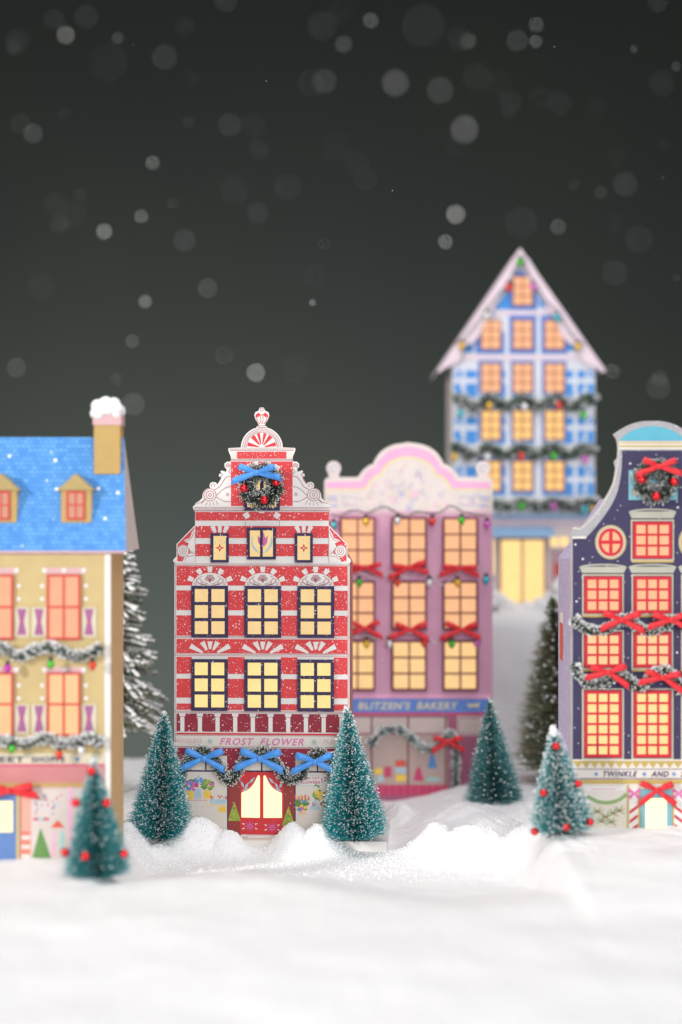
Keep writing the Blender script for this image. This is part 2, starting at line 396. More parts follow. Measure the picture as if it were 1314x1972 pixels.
# ================================================================== RED FLOWER SHOP
def mir(pts, c): return pts + [(2 * c - x, y) for x, y in reversed(pts)]
rf = Fr(505, 1610, 1.0, math.radians(-3.0))
red = thing('card_house', 'red and white striped card house with curly white gable and sign reading Frost Flower', 'model house', rf, HG)
half = [(336, 1610), (336, 1083), (333, 1081), (335, 1076), (340, 1072), (340, 1048), (374, 1013), (376, 1011), (376, 986), (372, 979), (372, 975), (376, 972), (377, 969),
        (385, 964), (390, 959), (391, 951), (394, 945), (399, 941), (406, 940), (404, 937), (405, 931), (410, 928), (416, 929), (419, 933), (424, 926), (427, 920), (422, 917), (423, 912), (428, 913), (425, 908), (428, 906), (436, 909), (437, 904), (433, 899), (433, 893), (438, 889), (444, 889),
        (446, 886), (445, 879), (442, 872), (440, 866), (441, 863), (464.5, 862)]
dome = [(505 - 40.5 * math.cos(math.radians(a)), 863 - 40.5 * math.sin(math.radians(a))) for a in range(5, 72, 6)]
fin = [(494, 825), (495, 822), (499, 820), (498, 816), (493, 808), (490.5, 800), (492.5, 794), (498.5, 791.5), (500, 788), (502, 785)]
outl = mir(half + dome + fin, 505)
b = MB(rf)
b.prism(outl, 0, 6, WHITE, KRAFT); b.base = 6
RW = lambda x0, y0, x1, y1, m=RED, l=1: b.rect(x0, y0, x1, y1, m, l)
for y0, y1 in ((1090, 1127.5), (1137, 1175), (1185, 1224), (1230.5, 1258), (1265, 1297.5), (1307, 1343.5), (1355, 1367)): RW(340, y0, 670, y1)
RW(340, 1374, 670, 1409, MAROON); RW(340, 1411.3, 670, 1414.6, RED_FINE)
for i in range(10):                                   # balustrade columns
    x = 351.5 + i * 34.1; RW(x - 4, 1378, x + 4, 1409, WHITE, 2); RW(x - 6, 1374, x + 6, 1379, WHITE, 3); b.line([(x - 6, 1380), (x + 6, 1380)], .6, INK, 4)
for y in (1086, 1088.8, 1225.5, 1228.2, 1259.6, 1262.5, 1369.5, 1371.8, 1415.8, 1438.2): b.line([(337, y), (673, y)], .7, INK, 2)
for x in (338.6, 671.4): b.line([(x, 1084), (x, 1608)], .6, INK, 5)
# gable storeys
for y0, y1 in ((986, 1002.5), (1013, 1036), (1047.5, 1071)): RW(377, y0, 634, y1)
for y in (977, 979.8, 982.5, 984): b.line([(374, y), (636, y)], .7, INK, 2)
for x in (376.5, 633.5): b.line([(x, 1012), (x, 1083)], .6, INKG, 2)
for x in (473, 539): b.line([(x, 1003), (x, 1012.5)], .8, INKG, 2)
for sg in (1, -1):                                     # side scrolls on the lower gable
    X = lambda x: x if sg > 0 else 1010 - x
    b.poly([(X(342), 1068), (X(342), 1048.5), (X(374), 1016), (X(374), 1040), (X(366), 1052), (X(368), 1080), (X(358), 1081), (X(342), 1081)], RED, 1)
    b.disk(X(353), 1061, 12, WHITE, 2); b.arc(X(353), 1061, 11, 0, 360, .9, INK, 3); b.arc(X(353), 1061, 6.5, 0, 360, .9, INK, 3); b.arc(X(353), 1061, 2.6, 0, 360, .9, INK, 3)
    b.poly([(X(375), 1018), (X(370), 1026), (X(366), 1036), (X(352), 1041), (X(364), 1046), (X(361), 1054), (X(368), 1062), (X(375), 1060)], WHITE, 2)
    b.poly([(X(352), 1081), (X(356), 1072), (X(366), 1066), (X(375), 1064), (X(375), 1081)], WHITE, 2)
    b.line(cat([(X(352), 1041), (X(363), 1041), (X(370), 1034), (X(374), 1024)]), .8, INK, 3)
    b.line(cat([(X(364), 1056), (X(369), 1064), (X(375), 1066)]), .8, INK, 3); b.line(cat([(X(356), 1078), (X(362), 1072), (X(374), 1070)]), .8, INK, 3)
    # big volutes of the upper gable
    b.arc(X(405), 953, 12, 0, 360, 1.0, INK, 2); b.arc(X(405), 953, 7.5, 0, 360, 1.0, INK, 2); b.arc(X(405), 953, 2.8, 0, 360, 1.0, INK, 2)
    b.line(cat([(X(417), 957), (X(427), 963), (X(436), 966), (X(445), 966)]), .9, INK, 2)
    b.line(cat([(X(418), 954), (X(427), 945), (X(436), 939), (X(445), 937)]), .9, INK, 2)
    b.line(cat([(X(414), 943), (X(424), 937), (X(431), 926), (X(437), 919), (X(445), 917)]), .9, INK, 2)
    b.arc(X(439), 952, 2.4, 0, 360, .9, INK, 2); b.arc(X(411), 935, 3.6, -60, 240, .9, INK, 2); b.arc(X(440), 897, 4, -60, 230, .9, INK, 2); b.arc(X(440), 897, 1.6, 0, 360, .7, INK, 2)
    for q in ((388, 970, 395, 963), (396, 973, 400, 967), (405, 974, 405.5, 968), (413, 973, 411, 967), (421, 972, 416, 964)): b.line([(X(q[0]), q[1]), (X(q[2]), q[3])], .8, INK, 2)
    b.line(cat([(X(378), 970), (X(390), 966), (X(396), 960)]), .8, INK, 2)
    b.line([(X(445), 903), (X(441), 908), (X(445), 913)], .9, INK, 2); b.line([(X(424), 919), (X(430), 914)], 1.0, INK, 2)
    RW(*sorted((X(447), X(456)))[:1], 871, sorted((X(447), X(456)))[1], 883, CREAM, 2)
RW(445.5, 889, 564.5, 974.5); RW(457.5, 870, 552.5, 883.5)
for y in (865, 867.6, 885, 887.2): b.line([(443, y), (567, y)], .75, INK, 2)
for a in (60, 78, 102, 120): b.wedge(505, 950, 46, 62, a, 4, 6, WHITE, 2)
# sunburst dome
for r_ in (37, 33.5, 30.5): b.arc(505, 863, r_, 1, 179, .8, INK, 2, n=26)
b.disk(505, 862.5, 29, WHITE, 2, a0=0, a1=180)
for a0, a1 in ((5, 22), (42, 60), (70, 83), (97, 110), (120, 138), (158, 175)):
    b.poly([(505 + 6 * math.cos(math.radians(a0)), 862 - 6 * math.sin(math.radians(a0)))] + [(505 + 28 * math.cos(math.radians(a)), 862 - 28 * math.sin(math.radians(a))) for a in (a0, (a0 + a1) / 2, a1)] + [(505 + 6 * math.cos(math.radians(a1)), 862 - 6 * math.sin(math.radians(a1)))], RED_FINE, 3)
b.disk(505, 861.5, 5.8, WHITE, 4, a0=0, a1=180)
# finial drawing
b.poly([(493, 799), (499, 795), (503, 799), (499, 803), (493, 804)], RED_FINE, 2); b.poly([(517, 799), (511, 795), (507, 799), (511, 803), (517, 804)], RED_FINE, 2)
b.line(cat([(494, 803), (497, 811), (501, 817)]), 1.2, RED_FINE, 2); b.line(cat([(516, 803), (513, 811), (509, 817)]), 1.2, RED_FINE, 2)
b.arc(505, 807, 2.6, 0, 360, .8, INK, 3, ry=9); b.arc(505, 789, 3, 0, 360, .8, INK, 3); b.line([(496, 820.5), (514, 820.5)], .8, INK, 2); b.line([(496, 823.5), (514, 823.5)], .8, INK, 2)
# keystones
for a, rr_ in ((90, 0), (60, 2), (120, 2)): b.wedge(505, 1030, 42 + rr_ * 2, 52 + rr_ * 2, a, 5, 6.5, WHITE, 2) if a == 90 else b.wedge(505, 1035, 46, 57, a - (a - 90) * -.15, 5, 6, WHITE, 2)
for cx in (424, 586):
    b.wedge(cx, 1045, 19, 32, 90, 3, 4, WHITE, 2); b.wedge(cx, 1045, 21, 35, 66, 3, 4.5, WHITE, 2); b.wedge(cx, 1045, 21, 35, 114, 3, 4.5, WHITE, 2)
for cx in (405, 507, 609):
    # floral lunette and blocks
    b.poly([(cx - 36, 1127.8)] + [(cx - 35 * math.cos(math.radians(a)), 1130 - 27 * math.sin(math.radians(a))) for a in range(5, 180, 10)] + [(cx + 36, 1127.8)], WHITE, 3)
    for a in (22, 55, 90, 125, 158): 
        k = math.radians(a); r0 = 1 / math.hypot(math.cos(k) / 36, math.sin(k) / 28); b.wedge(cx, 1130, r0 + .2, r0 + 11, a, 3.8, 5.3, WHITE, 2)
    for a in (90, 70, 110, 50, 130, 30, 150):
        k = math.radians(a); L_ = 13 if a in (90, 70, 110) else 11; u = (math.cos(k), -math.sin(k)); v = (-u[1], u[0])
        b.line(cat([(cx + u[0] * 3, 1119 + u[1] * 3), (cx + u[0] * 7 + v[0] * 2.6, 1119 + u[1] * 7 + v[1] * 2.6), (cx + u[0] * L_, 1119 + u[1] * L_)], 4), .8, INK, 4)
        b.line(cat([(cx + u[0] * 3, 1119 + u[1] * 3), (cx + u[0] * 7 - v[0] * 2.6, 1119 + u[1] * 7 - v[1] * 2.6), (cx + u[0] * L_, 1119 + u[1] * L_)], 4), .8, INK, 5)
    b.disk(cx, 1119, 2.2, INK, 4)
    for sg in (1, -1):
        b.line(cat([(cx + sg * 3, 1125), (cx + sg * 13, 1121), (cx + sg * 20, 1113), (cx + sg * 15, 1109)], 5), .9, INK, 4)
        b.line(cat([(cx + sg * 10, 1126), (cx + sg * 20, 1124), (cx + sg * 26, 1117), (cx + sg * 21, 1114)], 5), 1.3, INK, 4); b.arc(cx + sg * 28, 1123, 2.2, 0, 360, .8, INK, 4)
        b.line(cat([(cx + sg * 6, 1127), (cx + sg * 14, 1125), (cx + sg * 18, 1120)], 5), 1.1, INK, 5)
    for a in (28, 60, 90, 120, 152):                   # fan of bars
        ex = {28: 43, 60: 30, 90: 27, 120: 30, 152: 43}[a]; b.wedge(cx, 1264 if a in (28, 152) else 1262, 12 if a not in (28, 152) else 16, ex, a, 2, 5.2, WHITE, 2)
    RW(cx - 35, 1263.5, cx + 35, 1269, WHITE, 4)
# sign
RW(338, 1417.5, 672, 1437, CREAM, 3)
b.text('FROST', 424, 490, 1433.6, 13, PINKINK, 5, shear=.3, bold=.012); b.text('FLOWER', 502, 586, 1433.6, 13, PINKINK, 5, shear=.3, bold=.012)
b.text('BOUQUETS', 341, 389, 1430, 7.5, PINKINK2, 5); b.text('PLANTS', 625.5, 664, 1430, 7.5, PINKINK2, 5)
for cx in (405, 606):
    for a in range(0, 360, 60): b.disk(cx + 4 * math.cos(math.radians(a)), 1427 - 4 * math.sin(math.radians(a)), 1.8, TEALINK, 4, n=6)
    b.disk(cx, 1427, 1.5, ORINK, 5, n=8)
# shop front print
RW(340, 1440, 670, 1486, MAROON)
for x0, x1 in ((356, 438), (570, 655)):
    RW(x0, 1455, x1, 1583 + 20, CREAM, 2)
    b.arc((x0 + x1) / 2, 1484, 30, 0, 180, 1.5, INKG, 3)
    b.line([(x0, 1484.5), (x1, 1484.5)], 3, PURPLE, 3); b.line([((x0 + x1) / 2, 1455), ((x0 + x1) / 2, 1484)], 2.6, PURPLE, 3)
b.disk(505, 1484, 34, CREAM, 2, a0=0, a1=180); b.line([(505, 1452), (505, 1484)], 3, PURPLE, 3)
RW(440, 1486, 465, 1608, BROWN, 1); RW(545, 1486, 569, 1608, BROWN, 1); RW(465, 1486, 545, 1606, RED, 1)
RW(340, 1486, 356, 1608, MAROON, 1); RW(655, 1486, 670, 1608, MAROON, 1)
for x in (439.3, 569.5): b.line([(x, 1484), (x, 1606)], 2, PURPLE, 3)
b.line([(440, 1484), (569, 1484)], 2.4, PURPLE, 4)
rr = random.Random(5)
def bouquet(cx, cy, r, cols, leaf=True, n=16):
    if leaf:
        for i in range(9): a = rr.uniform(0, 6.3); b.disk(cx + math.cos(a) * r * .8, cy + math.sin(a) * r * .7, r * .32, GREENINK, 3, n=7, ry=r * .2)
    for i in range(n): a = rr.uniform(0, 6.3); q = r * math.sqrt(rr.random()) * .85; b.disk(cx + math.cos(a) * q, cy + math.sin(a) * q * .85, r * .24, rr.choice(cols), 4 + i % 2, n=8)
bouquet(369, 1512, 13, [BLUEINK, PINKINK, MAGINK, BLUEINK], n=22); bouquet(383, 1502, 11, [BLUEINK, GREYINK, BLUEINK], False, 18); bouquet(400, 1511, 13, [GREENINK, PINKINK, LIMEINK, GREENINK], n=16)
b.disk(366, 1531, 8, YELLINK, 3, ry=10); b.poly([(376, 1519), (387, 1519), (389, 1537), (374, 1537)], GREYINK, 3); b.disk(400, 1530, 7.5, YELLINK, 3, ry=9)
b.line([(358, 1541), (399, 1541)], 1.5, PINKINK2, 3); b.line([(399, 1541), (400, 1550), (436, 1550)], 1.5, YELLINK, 3)
for x, y in ((409, 1536), (424, 1533), (434, 1536)): bouquet(x, y, 5, [ORINK], False, 6)
for x in (411, 421, 431): b.disk(x, 1543, 6, GREYINK, 3, ry=5)
RW(422, 1553, 436, 1564, YELLINK, 3)
for x in range(4): b.line([(366 + x * 12, 1555), (370 + x * 12, 1551 + x % 2 * 3)], .8, PINKINK2, 3)
bouquet(582, 1548, 14, [PINKINK, YELLINK, GREENINK, BLUEINK], n=14)
for i in range(9):
    x = 570 + i * 3.2; b.line([(582 + (x - 582) * .4, 1552), (x, 1534)], 1, GREENINK, 4); b.disk(x, 1532 + (i % 3) * 2, 1.8, [PINKINK, YELLINK][i % 2], 6, ry=4, n=8)
RW(576, 1556, 590, 1567, paper('peach_ink', (232, 190, 160)), 3); b.poly([(597, 1557), (607, 1535), (617, 1557)], GREYINK, 3)
for i in range(8): b.disk(602 + rr.uniform(0, 10), 1552 - rr.uniform(0, 8), 1, MAGINK, 5, n=6)
bouquet(616, 1529, 12, [YELLINK, YELLINK, LIMEINK], n=18); bouquet(625, 1546, 7, [ORINK, MAGINK], n=8)
RW(576, 1492, 620, 1511, WHITE, 3); b.line([(576, 1492), (620, 1492), (620, 1511), (576, 1511)], .7, TEALINK, 4, closed=True)
b.text('FRESH CUT', 579, 617, 1498.6, 4.6, MAGINK, 5, bold=.02); b.text('FLOWERS', 581, 617, 1507, 5.2, MAGINK, 5, bold=.02)
for i in range(12): b.disk(622 + rr.uniform(-2, 12), 1490 + rr.uniform(0, 24), 1.8, rr.choice([GREENINK, GREENINK, PINKINK]), 4, n=7)
for i in range(6): b.disk(611 + rr.uniform(-6, 6), 1506 + rr.uniform(2, 10), 1.6, GREENINK, 6, n=6)
for cx, by in ((452, 1580), (556.5, 1588)):            # painted topiaries
    b.poly([(cx, by - 38), (cx + 10, by - 8), (cx + 12, by), (cx - 12, by), (cx - 10, by - 8)], LIMEINK, 3)
    for i in range(26): yy = rr.uniform(2, 34); b.disk(cx + rr.uniform(-1, 1) * (36 - yy) * .27, by - yy, 1.2, rr.choice([GREENINK, YELLINK, MAGINK, GREENINK]), 4 + i % 2, n=6)
for cx, cy in ((482, 1590), (525, 1592)):
    for a in range(0, 360, 45): b.wedge(cx, cy, 1.5, 10, a, 1.5, .4, PINKINK, 3)
    b.disk(cx, cy, 2.2, MAGINK, 5, n=8)
    for a in (20, 160, 200, 340): b.wedge(cx, cy, 11, 16, a, 1.4, .5, WHITE, 3)
RW(465, 1606.5, 545, 1610, WHITE, 3); b.line([(480, 1608.6), (530, 1608.6)], .8, INKG, 4)
b.build('facade', red)
# box body with roof behind the front
bb = MB(rf); body = [(338, 1610), (338, 1086), (377, 1018), (446, 905), (564, 905), (633, 1018), (672, 1086), (672, 1610)]
bb.prism(body, -176, -.3, KRAFT, paper('side_card', (196, 120, 116), speck=.3)); bb.build('body', red)
pb = MB(rf); pb.box(246, 1610.3, 746, 1632, -190, 42, WHITE, WHITE); pb.build('plinth', red)
st = MB(rf); st.box(478, 1606.8, 533, 1610.2, 6.5, 13, WHITE); st.build('doorstep', red)
LIT_R = glow('lit_cream', (255, 217, 150), .92); LIT_R2 = glow('lit_yellow', (255, 228, 148), 1.0); LIT_P = glow('lit_peach', (255, 190, 138), 1.0)
LIT_O = glow('lit_orange', (255, 205, 122), 1.05); LIT_W = glow('lit_bright', (255, 238, 182), 1.45)
for x0 in (369.5, 472, 574): window(rf, red, x0, 1128, x0 + 70.5, 1227, 2, 3, 6.2, 6.2, PURPLE, LIT_R)
for x0 in (369.5, 472, 574): window(rf, red, x0, 1269, x0 + 70, 1368, 2, 3, 6.2, 6.2, PURPLE, LIT_R2, d0=7)
window(rf, red, 471, 912, 540, 983, 2, 2, 6.5, 7, PURPLE, LIT_R, d0=7)
for x0 in (407, 569):
    w_ = window(rf, red, x0, 1027, x0 + 34.5, 1083, 1, 1, 5, 5, PURPLE, LIT_R, d0=7)
    q = MB(rf); q.base = 8.3; cx = x0 + 17.2
    for a in (0, 90, 180, 270): q.wedge(cx, 1055, 1.5, 8, a, 2.4, .4, RED_FINE, 1)
    q.disk(cx, 1055, 1.6, WHITE, 2, n=8)
    for a in (50, 90, 130, 230, 270, 310): q.wedge(cx, 1055, 12, 16, a, .9, .5, GREYINK, 1)
    q.build('painted_flower', w_)
w_ = window(rf, red, 477, 1016, 532.5, 1077, 2, 1, 5.4, 5, PURPLE, LIT_R, d0=7)
q = MB(rf); q.base = 8.3; q.poly([(497, 1031), (502, 1036), (504, 1028), (507, 1022), (510, 1028), (512, 1036), (517, 1031), (516, 1045), (510, 1052), (503, 1051), (498, 1044)], PINKINK, 1)
q.poly(cat([(488, 1031), (489, 1048), (500, 1064)]) + cat([(494, 1062), (487, 1054), (485, 1042), (488, 1031)]), GREYINK, 1); q.poly(cat([(524, 1032), (520, 1050), (508, 1066)]) + cat([(516, 1062), (524, 1052), (526, 1042), (524, 1032)]), GREYINK, 1); q.build('painted_tulip', w_)
# door with curtained glass
dm = MB(rf); dm.base = 6.3; dm.rect(463.5, 1486, 546.5, 1605, RED_FINE, 1)
door = dm.build('door', red)
gl = MB(rf); gl.base = 7.6
for sg in (1, -1):
    X = lambda x: x if sg > 0 else 1010 - x
    gl.poly([(X(466), 1573), (X(466), 1527)] + [(X(a), c_) for a, c_ in cat([(467, 1525), (480, 1519), (490, 1508), (496, 1496), (498, 1492)], 5)] + [(X(500.5), 1492), (X(501.5), 1495), (X(501.5), 1573.5)], LIT_W, 1)
gl.build('glass', door)
for sg in (1, -1):
    cu = MB(rf); cu.base = 7.4
    X = lambda x: x if sg > 0 else 1010 - x
    for (x, y, a) in ((468, 1510, 115), (476, 1512, 60), (486, 1502, 50), (474, 1519, 20)):
        k = math.radians(a); u = (math.cos(k), -math.sin(k)); v = (-u[1], u[0])
        cu.poly([(X(x + u[0] * -8), y + u[1] * -8), (X(x + v[0] * 2.4), y + v[1] * 2.4), (X(x + u[0] * 9), y + u[1] * 9), (X(x - v[0] * 2.4), y - v[1] * 2.4)], GREYINK, 2)
    cu.line([(X(a), c_) for a, c_ in cat([(466, 1524), (478, 1518), (488, 1508), (495, 1496)], 4)], .9, PINKINK2, 3)
    cu.build('curtain', door)

garland(rf, [(346, 1505), (354, 1476), (370, 1456), (392, 1446), (410, 1452), (424, 1474), (434, 1493), (446, 1497), (460, 1482), (474, 1460), (490, 1449), (507, 1445), (524, 1453), (538, 1474), (552, 1493), (566, 1497), (580, 1488), (592, 1467), (610, 1450), (630, 1455), (642, 1478), (647, 1500)], 16,
        'frosted dark tinsel garland in three arches with blue bows over the red shop front', d=20, n=7500, flecks=6500,
        bows=[(397, 1456, 38, (26, 25), (22, 26)), (504, 1456, 41, (26, 22), (18, 24)), (610, 1461, 38, (22, 26), (20, 22))], bowmat=BLUE_RIB, w=.9, fleck=.85)
wreath(rf, 505, 936, 22, 27, 23, 'frosted wreath with blue bow and three red baubles high on the red gable', BLUE_RIB, (499, 912), 38, [(474, 941, 8.5), (535, 929, 8.5), (513, 963, 8.5)], ((24, 22), (16, 8)))

# ================================================================== PINK BAKERY
pf = Fr(786.5, 1542, 1.16, math.radians(-.6))
pink = thing('card_house', 'pink card house with rounded pastel pediment and blue sign reading Blitzen\'s Bakery', 'model house', pf, HG)
PNK = paper('pink_wall', (208, 154, 180), speck=.08, size=4.5, spacing=22); PNKB = paper('pink_band', (236, 172, 206)); PCRM = paper('pediment_cream', (218, 206, 202))  # sparse white specks paint glints into the pink wall's colour
LAV = paper('lavender_ink', (178, 180, 214)); MRF = paper('maroon_frame', (112, 42, 62)); BLUSIGN = paper('sign_blue', (96, 136, 208)); PALEY = paper('pale_yellow_ink', (220, 208, 172))
pedL = [(625, 990), (625, 927), (628, 921), (634, 920)] + [(643 - 14 * math.cos(math.radians(a)), 902 - 14 * math.sin(math.radians(a))) for a in range(-40, 221, 20)] + [(653, 919), (688, 919)] + cat([(690, 918), (700, 905), (712, 896), (719, 893), (722, 886), (735, 869), (757, 857), (786.5, 852)], 4)
b = MB(pf); b.prism([(625, 1542)] + mir(pedL, 786.5) + [(948, 1542)], 0, 8, PNK, PCRM); b.base = 8
sil = mir(pedL, 786.5)
b.poly(sil, PCRM, 1)
bandL = [(629, 944), (629, 929)] + [(690, 927)] + cat([(696, 925), (705, 911), (716, 902), (724, 899), (728, 890), (740, 876), (760, 865), (786.5, 860)], 4)
b.poly(mir(bandL + [], 786.5), PNKB, 2)
inL = [(629, 986), (629, 941), (700, 941)] + cat([(702, 940), (712, 925), (722, 916), (732, 911), (736, 903), (748, 890), (765, 882), (786.5, 878)], 4)
b.poly(mir(inL, 786.5), PALEY, 3); inL2 = [(633, 984), (633, 946), (704, 946)] + cat([(706, 944), (716, 930), (727, 921), (736, 917), (741, 908), (752, 896), (768, 887), (786.5, 884)], 4)
b.poly(mir(inL2, 786.5), PCRM, 4)
rr = random.Random(11)
for i in range(150):
    x = rr.uniform(640, 933); y = rr.uniform(890, 980)
    lim = 948 if abs(x - 786) > 80 else 890 + abs(x - 786) * .75
    if y < lim: continue
    b.arc(x, y, rr.uniform(2.5, 6), rr.uniform(0, 200), rr.uniform(200, 400), 1.5, rr.choice([LAV, LAV, PALEY, PNKB]), 5 + i % 2, n=7)
for x in (660, 885, 910):
    b.line([(x, 957), (x + 26, 957), (x + 26, 972), (x, 972)], 1.5, LAV, 7, closed=True)
for y in (955, 961, 973): b.rect(630, y, 650, y + 3, LAV, 7); b.rect(923, y, 943, y + 3, [PNKB, LAV][y % 2], 7)
for sg in (643, 930): b.arc(sg, 902, 7, 0, 300, 1.5, LAV, 7)
b.rect(627, 984, 946, 986.5, PNKB, 7); b.line([(690, 919), (719, 893), (757, 857), (786, 852)], .5, PCRM, 7)
b.rect(626, 1336, 947, 1344, PNKB, 1); b.rect(626, 1345, 947, 1371, BLUSIGN, 1); b.rect(626, 1371, 947, 1376, MAGINK, 1)
b.text("BLITZEN'S", 690, 790, 1364.5, 14, PALEY, 3, shear=.15, bold=.03); b.text('BAKERY', 803, 882, 1364.5, 14, PALEY, 3, shear=.15, bold=.03)
b.poly([(899, 1352), (903, 1355), (917, 1354), (923, 1351), (922, 1357), (920, 1364), (918, 1360), (906, 1360), (903, 1365), (903, 1359), (899, 1356)], PALEY, 3)
b.rect(632, 1378, 942, 1536, paper('shop_band', (202, 186, 180)), 1)
SHP = paper('shop_mauve', (164, 94, 122)); b.rect(862, 1376, 880, 1540, SHP, 2); b.rect(626, 1376, 640, 1540, SHP, 2); b.rect(936, 1376, 947, 1540, SHP, 2)
b.rect(880, 1416, 936, 1540, SHP, 2)
for x in (716, 786, 858): b.rect(x - 1.5, 1378, x + 1.5, 1536, MRF, 3)
b.line([(640, 1379), (862, 1379)], 2, MRF, 3); b.line([(640, 1412), (862, 1412)], 3, SHP, 3); b.line([(884, 1381), (933, 1381), (933, 1412), (884, 1412)], 1.5, SHP, 4, closed=True)
b.rect(640, 1510, 862, 1530, MAGINK, 3); b.rect(626, 1530, 947, 1541, SHP, 4); b.rect(640, 1413, 862, 1510, paper('display_beige', (186, 164, 156)), 2)
for x in range(16): b.line([(645 + x * 14, 1511), (645 + x * 14, 1529)], 1.2, MRF, 4)
for (x, y, w_, h_, m_) in ((740, 1475, 14, 20, MAGINK), (762, 1463, 20, 12, ORINK), (762, 1476, 20, 12, GREYINK), (762, 1490, 20, 13, YELLINK), (722, 1478, 14, 12, YELLINK), (727, 1492, 12, 12, GREYINK)): b.rect(x, y, x + w_, y + h_, m_, 4)
b.poly([(796, 1502), (816, 1502), (811, 1482), (806, 1474), (801, 1482)], MAGINK, 4); b.poly([(823, 1478), (842, 1478), (836, 1455), (832, 1448), (828, 1455)], BLUEINK, 4); b.rect(822, 1496, 846, 1502, TEALINK, 4)
for x in (750, 820): b.line([(x, 1388), (x - 3, 1398), (x + 3, 1398)], 1.2, PNKB, 4)
for i in range(7): b.disk(892 + i * 6, 1396 + (i % 2) * 4, 2, [PNKB, TEALINK, YELLINK][i % 3], 5, n=7)
b.build('facade', pink)
bb = MB(pf); bb.prism([(628, 1542), (628, 990), (700, 935), (873, 935), (945, 990), (945, 1542)], -178, -.3, KRAFT, PNK); bb.build('body', pink)
for x0 in (655, 754, 852):
    for y0, y1, lit in ((996, 1092, LIT_P), (1118, 1212, LIT_P), (1232, 1329, glow('lit_amber', (255, 208, 142), 1.0))):
        window(pf, pink, x0, y0, x0 + 68, y1, 2, 3, 4, 3.2, MRF, lit, d0=8, th=9)
def lights(hf, wires, bulbs, label, bows=(), d=8, size=8, bowd=12, name='string_lights', wm=None):
    xs = [p[0] for p in wires]; fr = hf.sub(sum(xs) / len(xs), max(p[1] for p in wires), d)
    root = thing(name, label, 'string lights', fr, 'strings of coloured bulbs on the card houses')
    w_ = MB(fr); w_.tube([(p[0], p[1], 3) for p in cat(wires, 6)], 1.1, wm or WIRE, 5); w_.build('wire', root)
    for x, y, c in bulbs: add_bulb(fr, root, x, y, c, size, d=6)
    for i, (x, y, s_, la, ta) in enumerate(bows): bow_mesh(fr, x, y, bowd, s_, RED_RIB, i, la, ta, root)
    return root
lights(pf, [(638, 990), (655, 994), (672, 984), (690, 983), (706, 988), (724, 980), (742, 976), (766, 988), (785, 996), (800, 985), (830, 988), (848, 985), (868, 974), (888, 984), (910, 990), (936, 994)],
       [(643, 1012, 'teal'), (705, 1004, 'gold'), (765, 1003, 'silver'), (832, 1004, 'red'), (888, 1002, 'green'), (937, 1010, 'pink')], 'topmost string of coloured bulbs under the pink house pediment', d=12)
lights(pf, [(670, 1100), (695, 1104), (715, 1112), (735, 1108), (755, 1102), (765, 1104), (785, 1112), (800, 1102), (825, 1102), (845, 1125), (860, 1122), (880, 1104), (905, 1090), (920, 1092), (935, 1100)],
       [(692, 1121, 'green'), (765, 1120, 'red'), (826, 1121, 'silver'), (880, 1121, 'gold'), (935, 1116, 'teal')], 'middle string of coloured bulbs with red bows on the pink house',
       bows=[(705, 1092, 30, (10, 16), (12, 22)), (787, 1092, 33, (8, 22), (24, 10)), (886, 1093, 32, (8, 6), (14, 20))], d=17, wm=SILVERWIRE)
lights(pf, [(668, 1222), (690, 1226), (706, 1222), (728, 1230), (748, 1222), (768, 1220), (790, 1218), (816, 1222), (835, 1236), (850, 1232), (869, 1222), (895, 1216), (917, 1222)],
       [(706, 1238, 'gold'), (750, 1238, 'silver'), (816, 1236, 'red'), (869, 1238, 'green'), (917, 1237, 'pink')], 'lowest string of coloured bulbs with red bows on the pink house',
       bows=[(703, 1208, 31, (26, 28), (18, 24)), (790, 1211, 33, (24, 26), (16, 24)), (888, 1211, 33, (26, 26), (18, 20))], d=17, wm=SILVERWIRE)
garland(pf, [(712, 1434), (725, 1415), (745, 1403), (765, 1402), (785, 1413), (803, 1428), (822, 1440), (840, 1432), (858, 1416), (870, 1412), (876, 1430), (877, 1460), (876, 1490), (875, 1522)], 11,
        'green tinsel garland with red bow arching over the bakery front and hanging down its post', d=18, n=3400, flecks=1700, mats=[NEEDLE_GR, NEEDLE_DK, NEEDLE_PT], bows=[(862, 1424, 29, (18, 20), (28, 26))], fleck=1.4)

# ================================================================== BLUE GABLED HOUSE (far, on the snow bank)
bf = Fr(1008, 1176, 1.3, math.radians(.5))
blue = thing('card_house', 'tall blue half timbered card house with steep snowy gable on the high snow bank', 'model house', bf, HG)
BL = paper('blue_panel', (64, 138, 208)); TIM = paper('white_timber', (206, 210, 220)); PKS = paper('pink_white', (216, 198, 208)); AWN = paper('awning_blue', (150, 186, 222)); DBL = paper('deep_blue_ink', (66, 122, 196))
ORF = paper('orange_frame', (176, 96, 74))
wall = [(871, 1176), (871, 705), (999.5, 500), (1008, 492), (1018, 500), (1145, 705), (1145, 1176)]
b = MB(bf); b.prism(wall, 0, 8, TIM, PKS); b.base = 8
rowsB = [(617, 674), (700, 757), (790, 848), (887, 946)]; colsB = [925, 986, 1047]
def timb(x0, x1, y0, y1, m=BL): b.rect(x0, y0, x1, y1, m, 1)
for (y0, y1) in ((700, 690 + 75), (790, 855), (884, 955)):
    for x0, x1 in ((874, 890), (896, 918), (967, 973), (1089, 1103), (1111, 1126), (1130, 1143)):
        timb(x0, x1, y0 + 14, y1 - 36); timb(x0, x1, y1 - 26, y1)
    for x0, x1 in ((920, 926), (962, 968), (983, 990), (1022, 1028), (1043, 1050), (1084, 1090)): b.rect(x0, y0 - 4, x1, y1 - 6, DBL, 2)
    b.line([(876, y0 + 10), (893, y1 - 8)], 4, TIM, 3); b.line([(1142, y0 + 10), (1122, y1 - 8)], 4, TIM, 3)
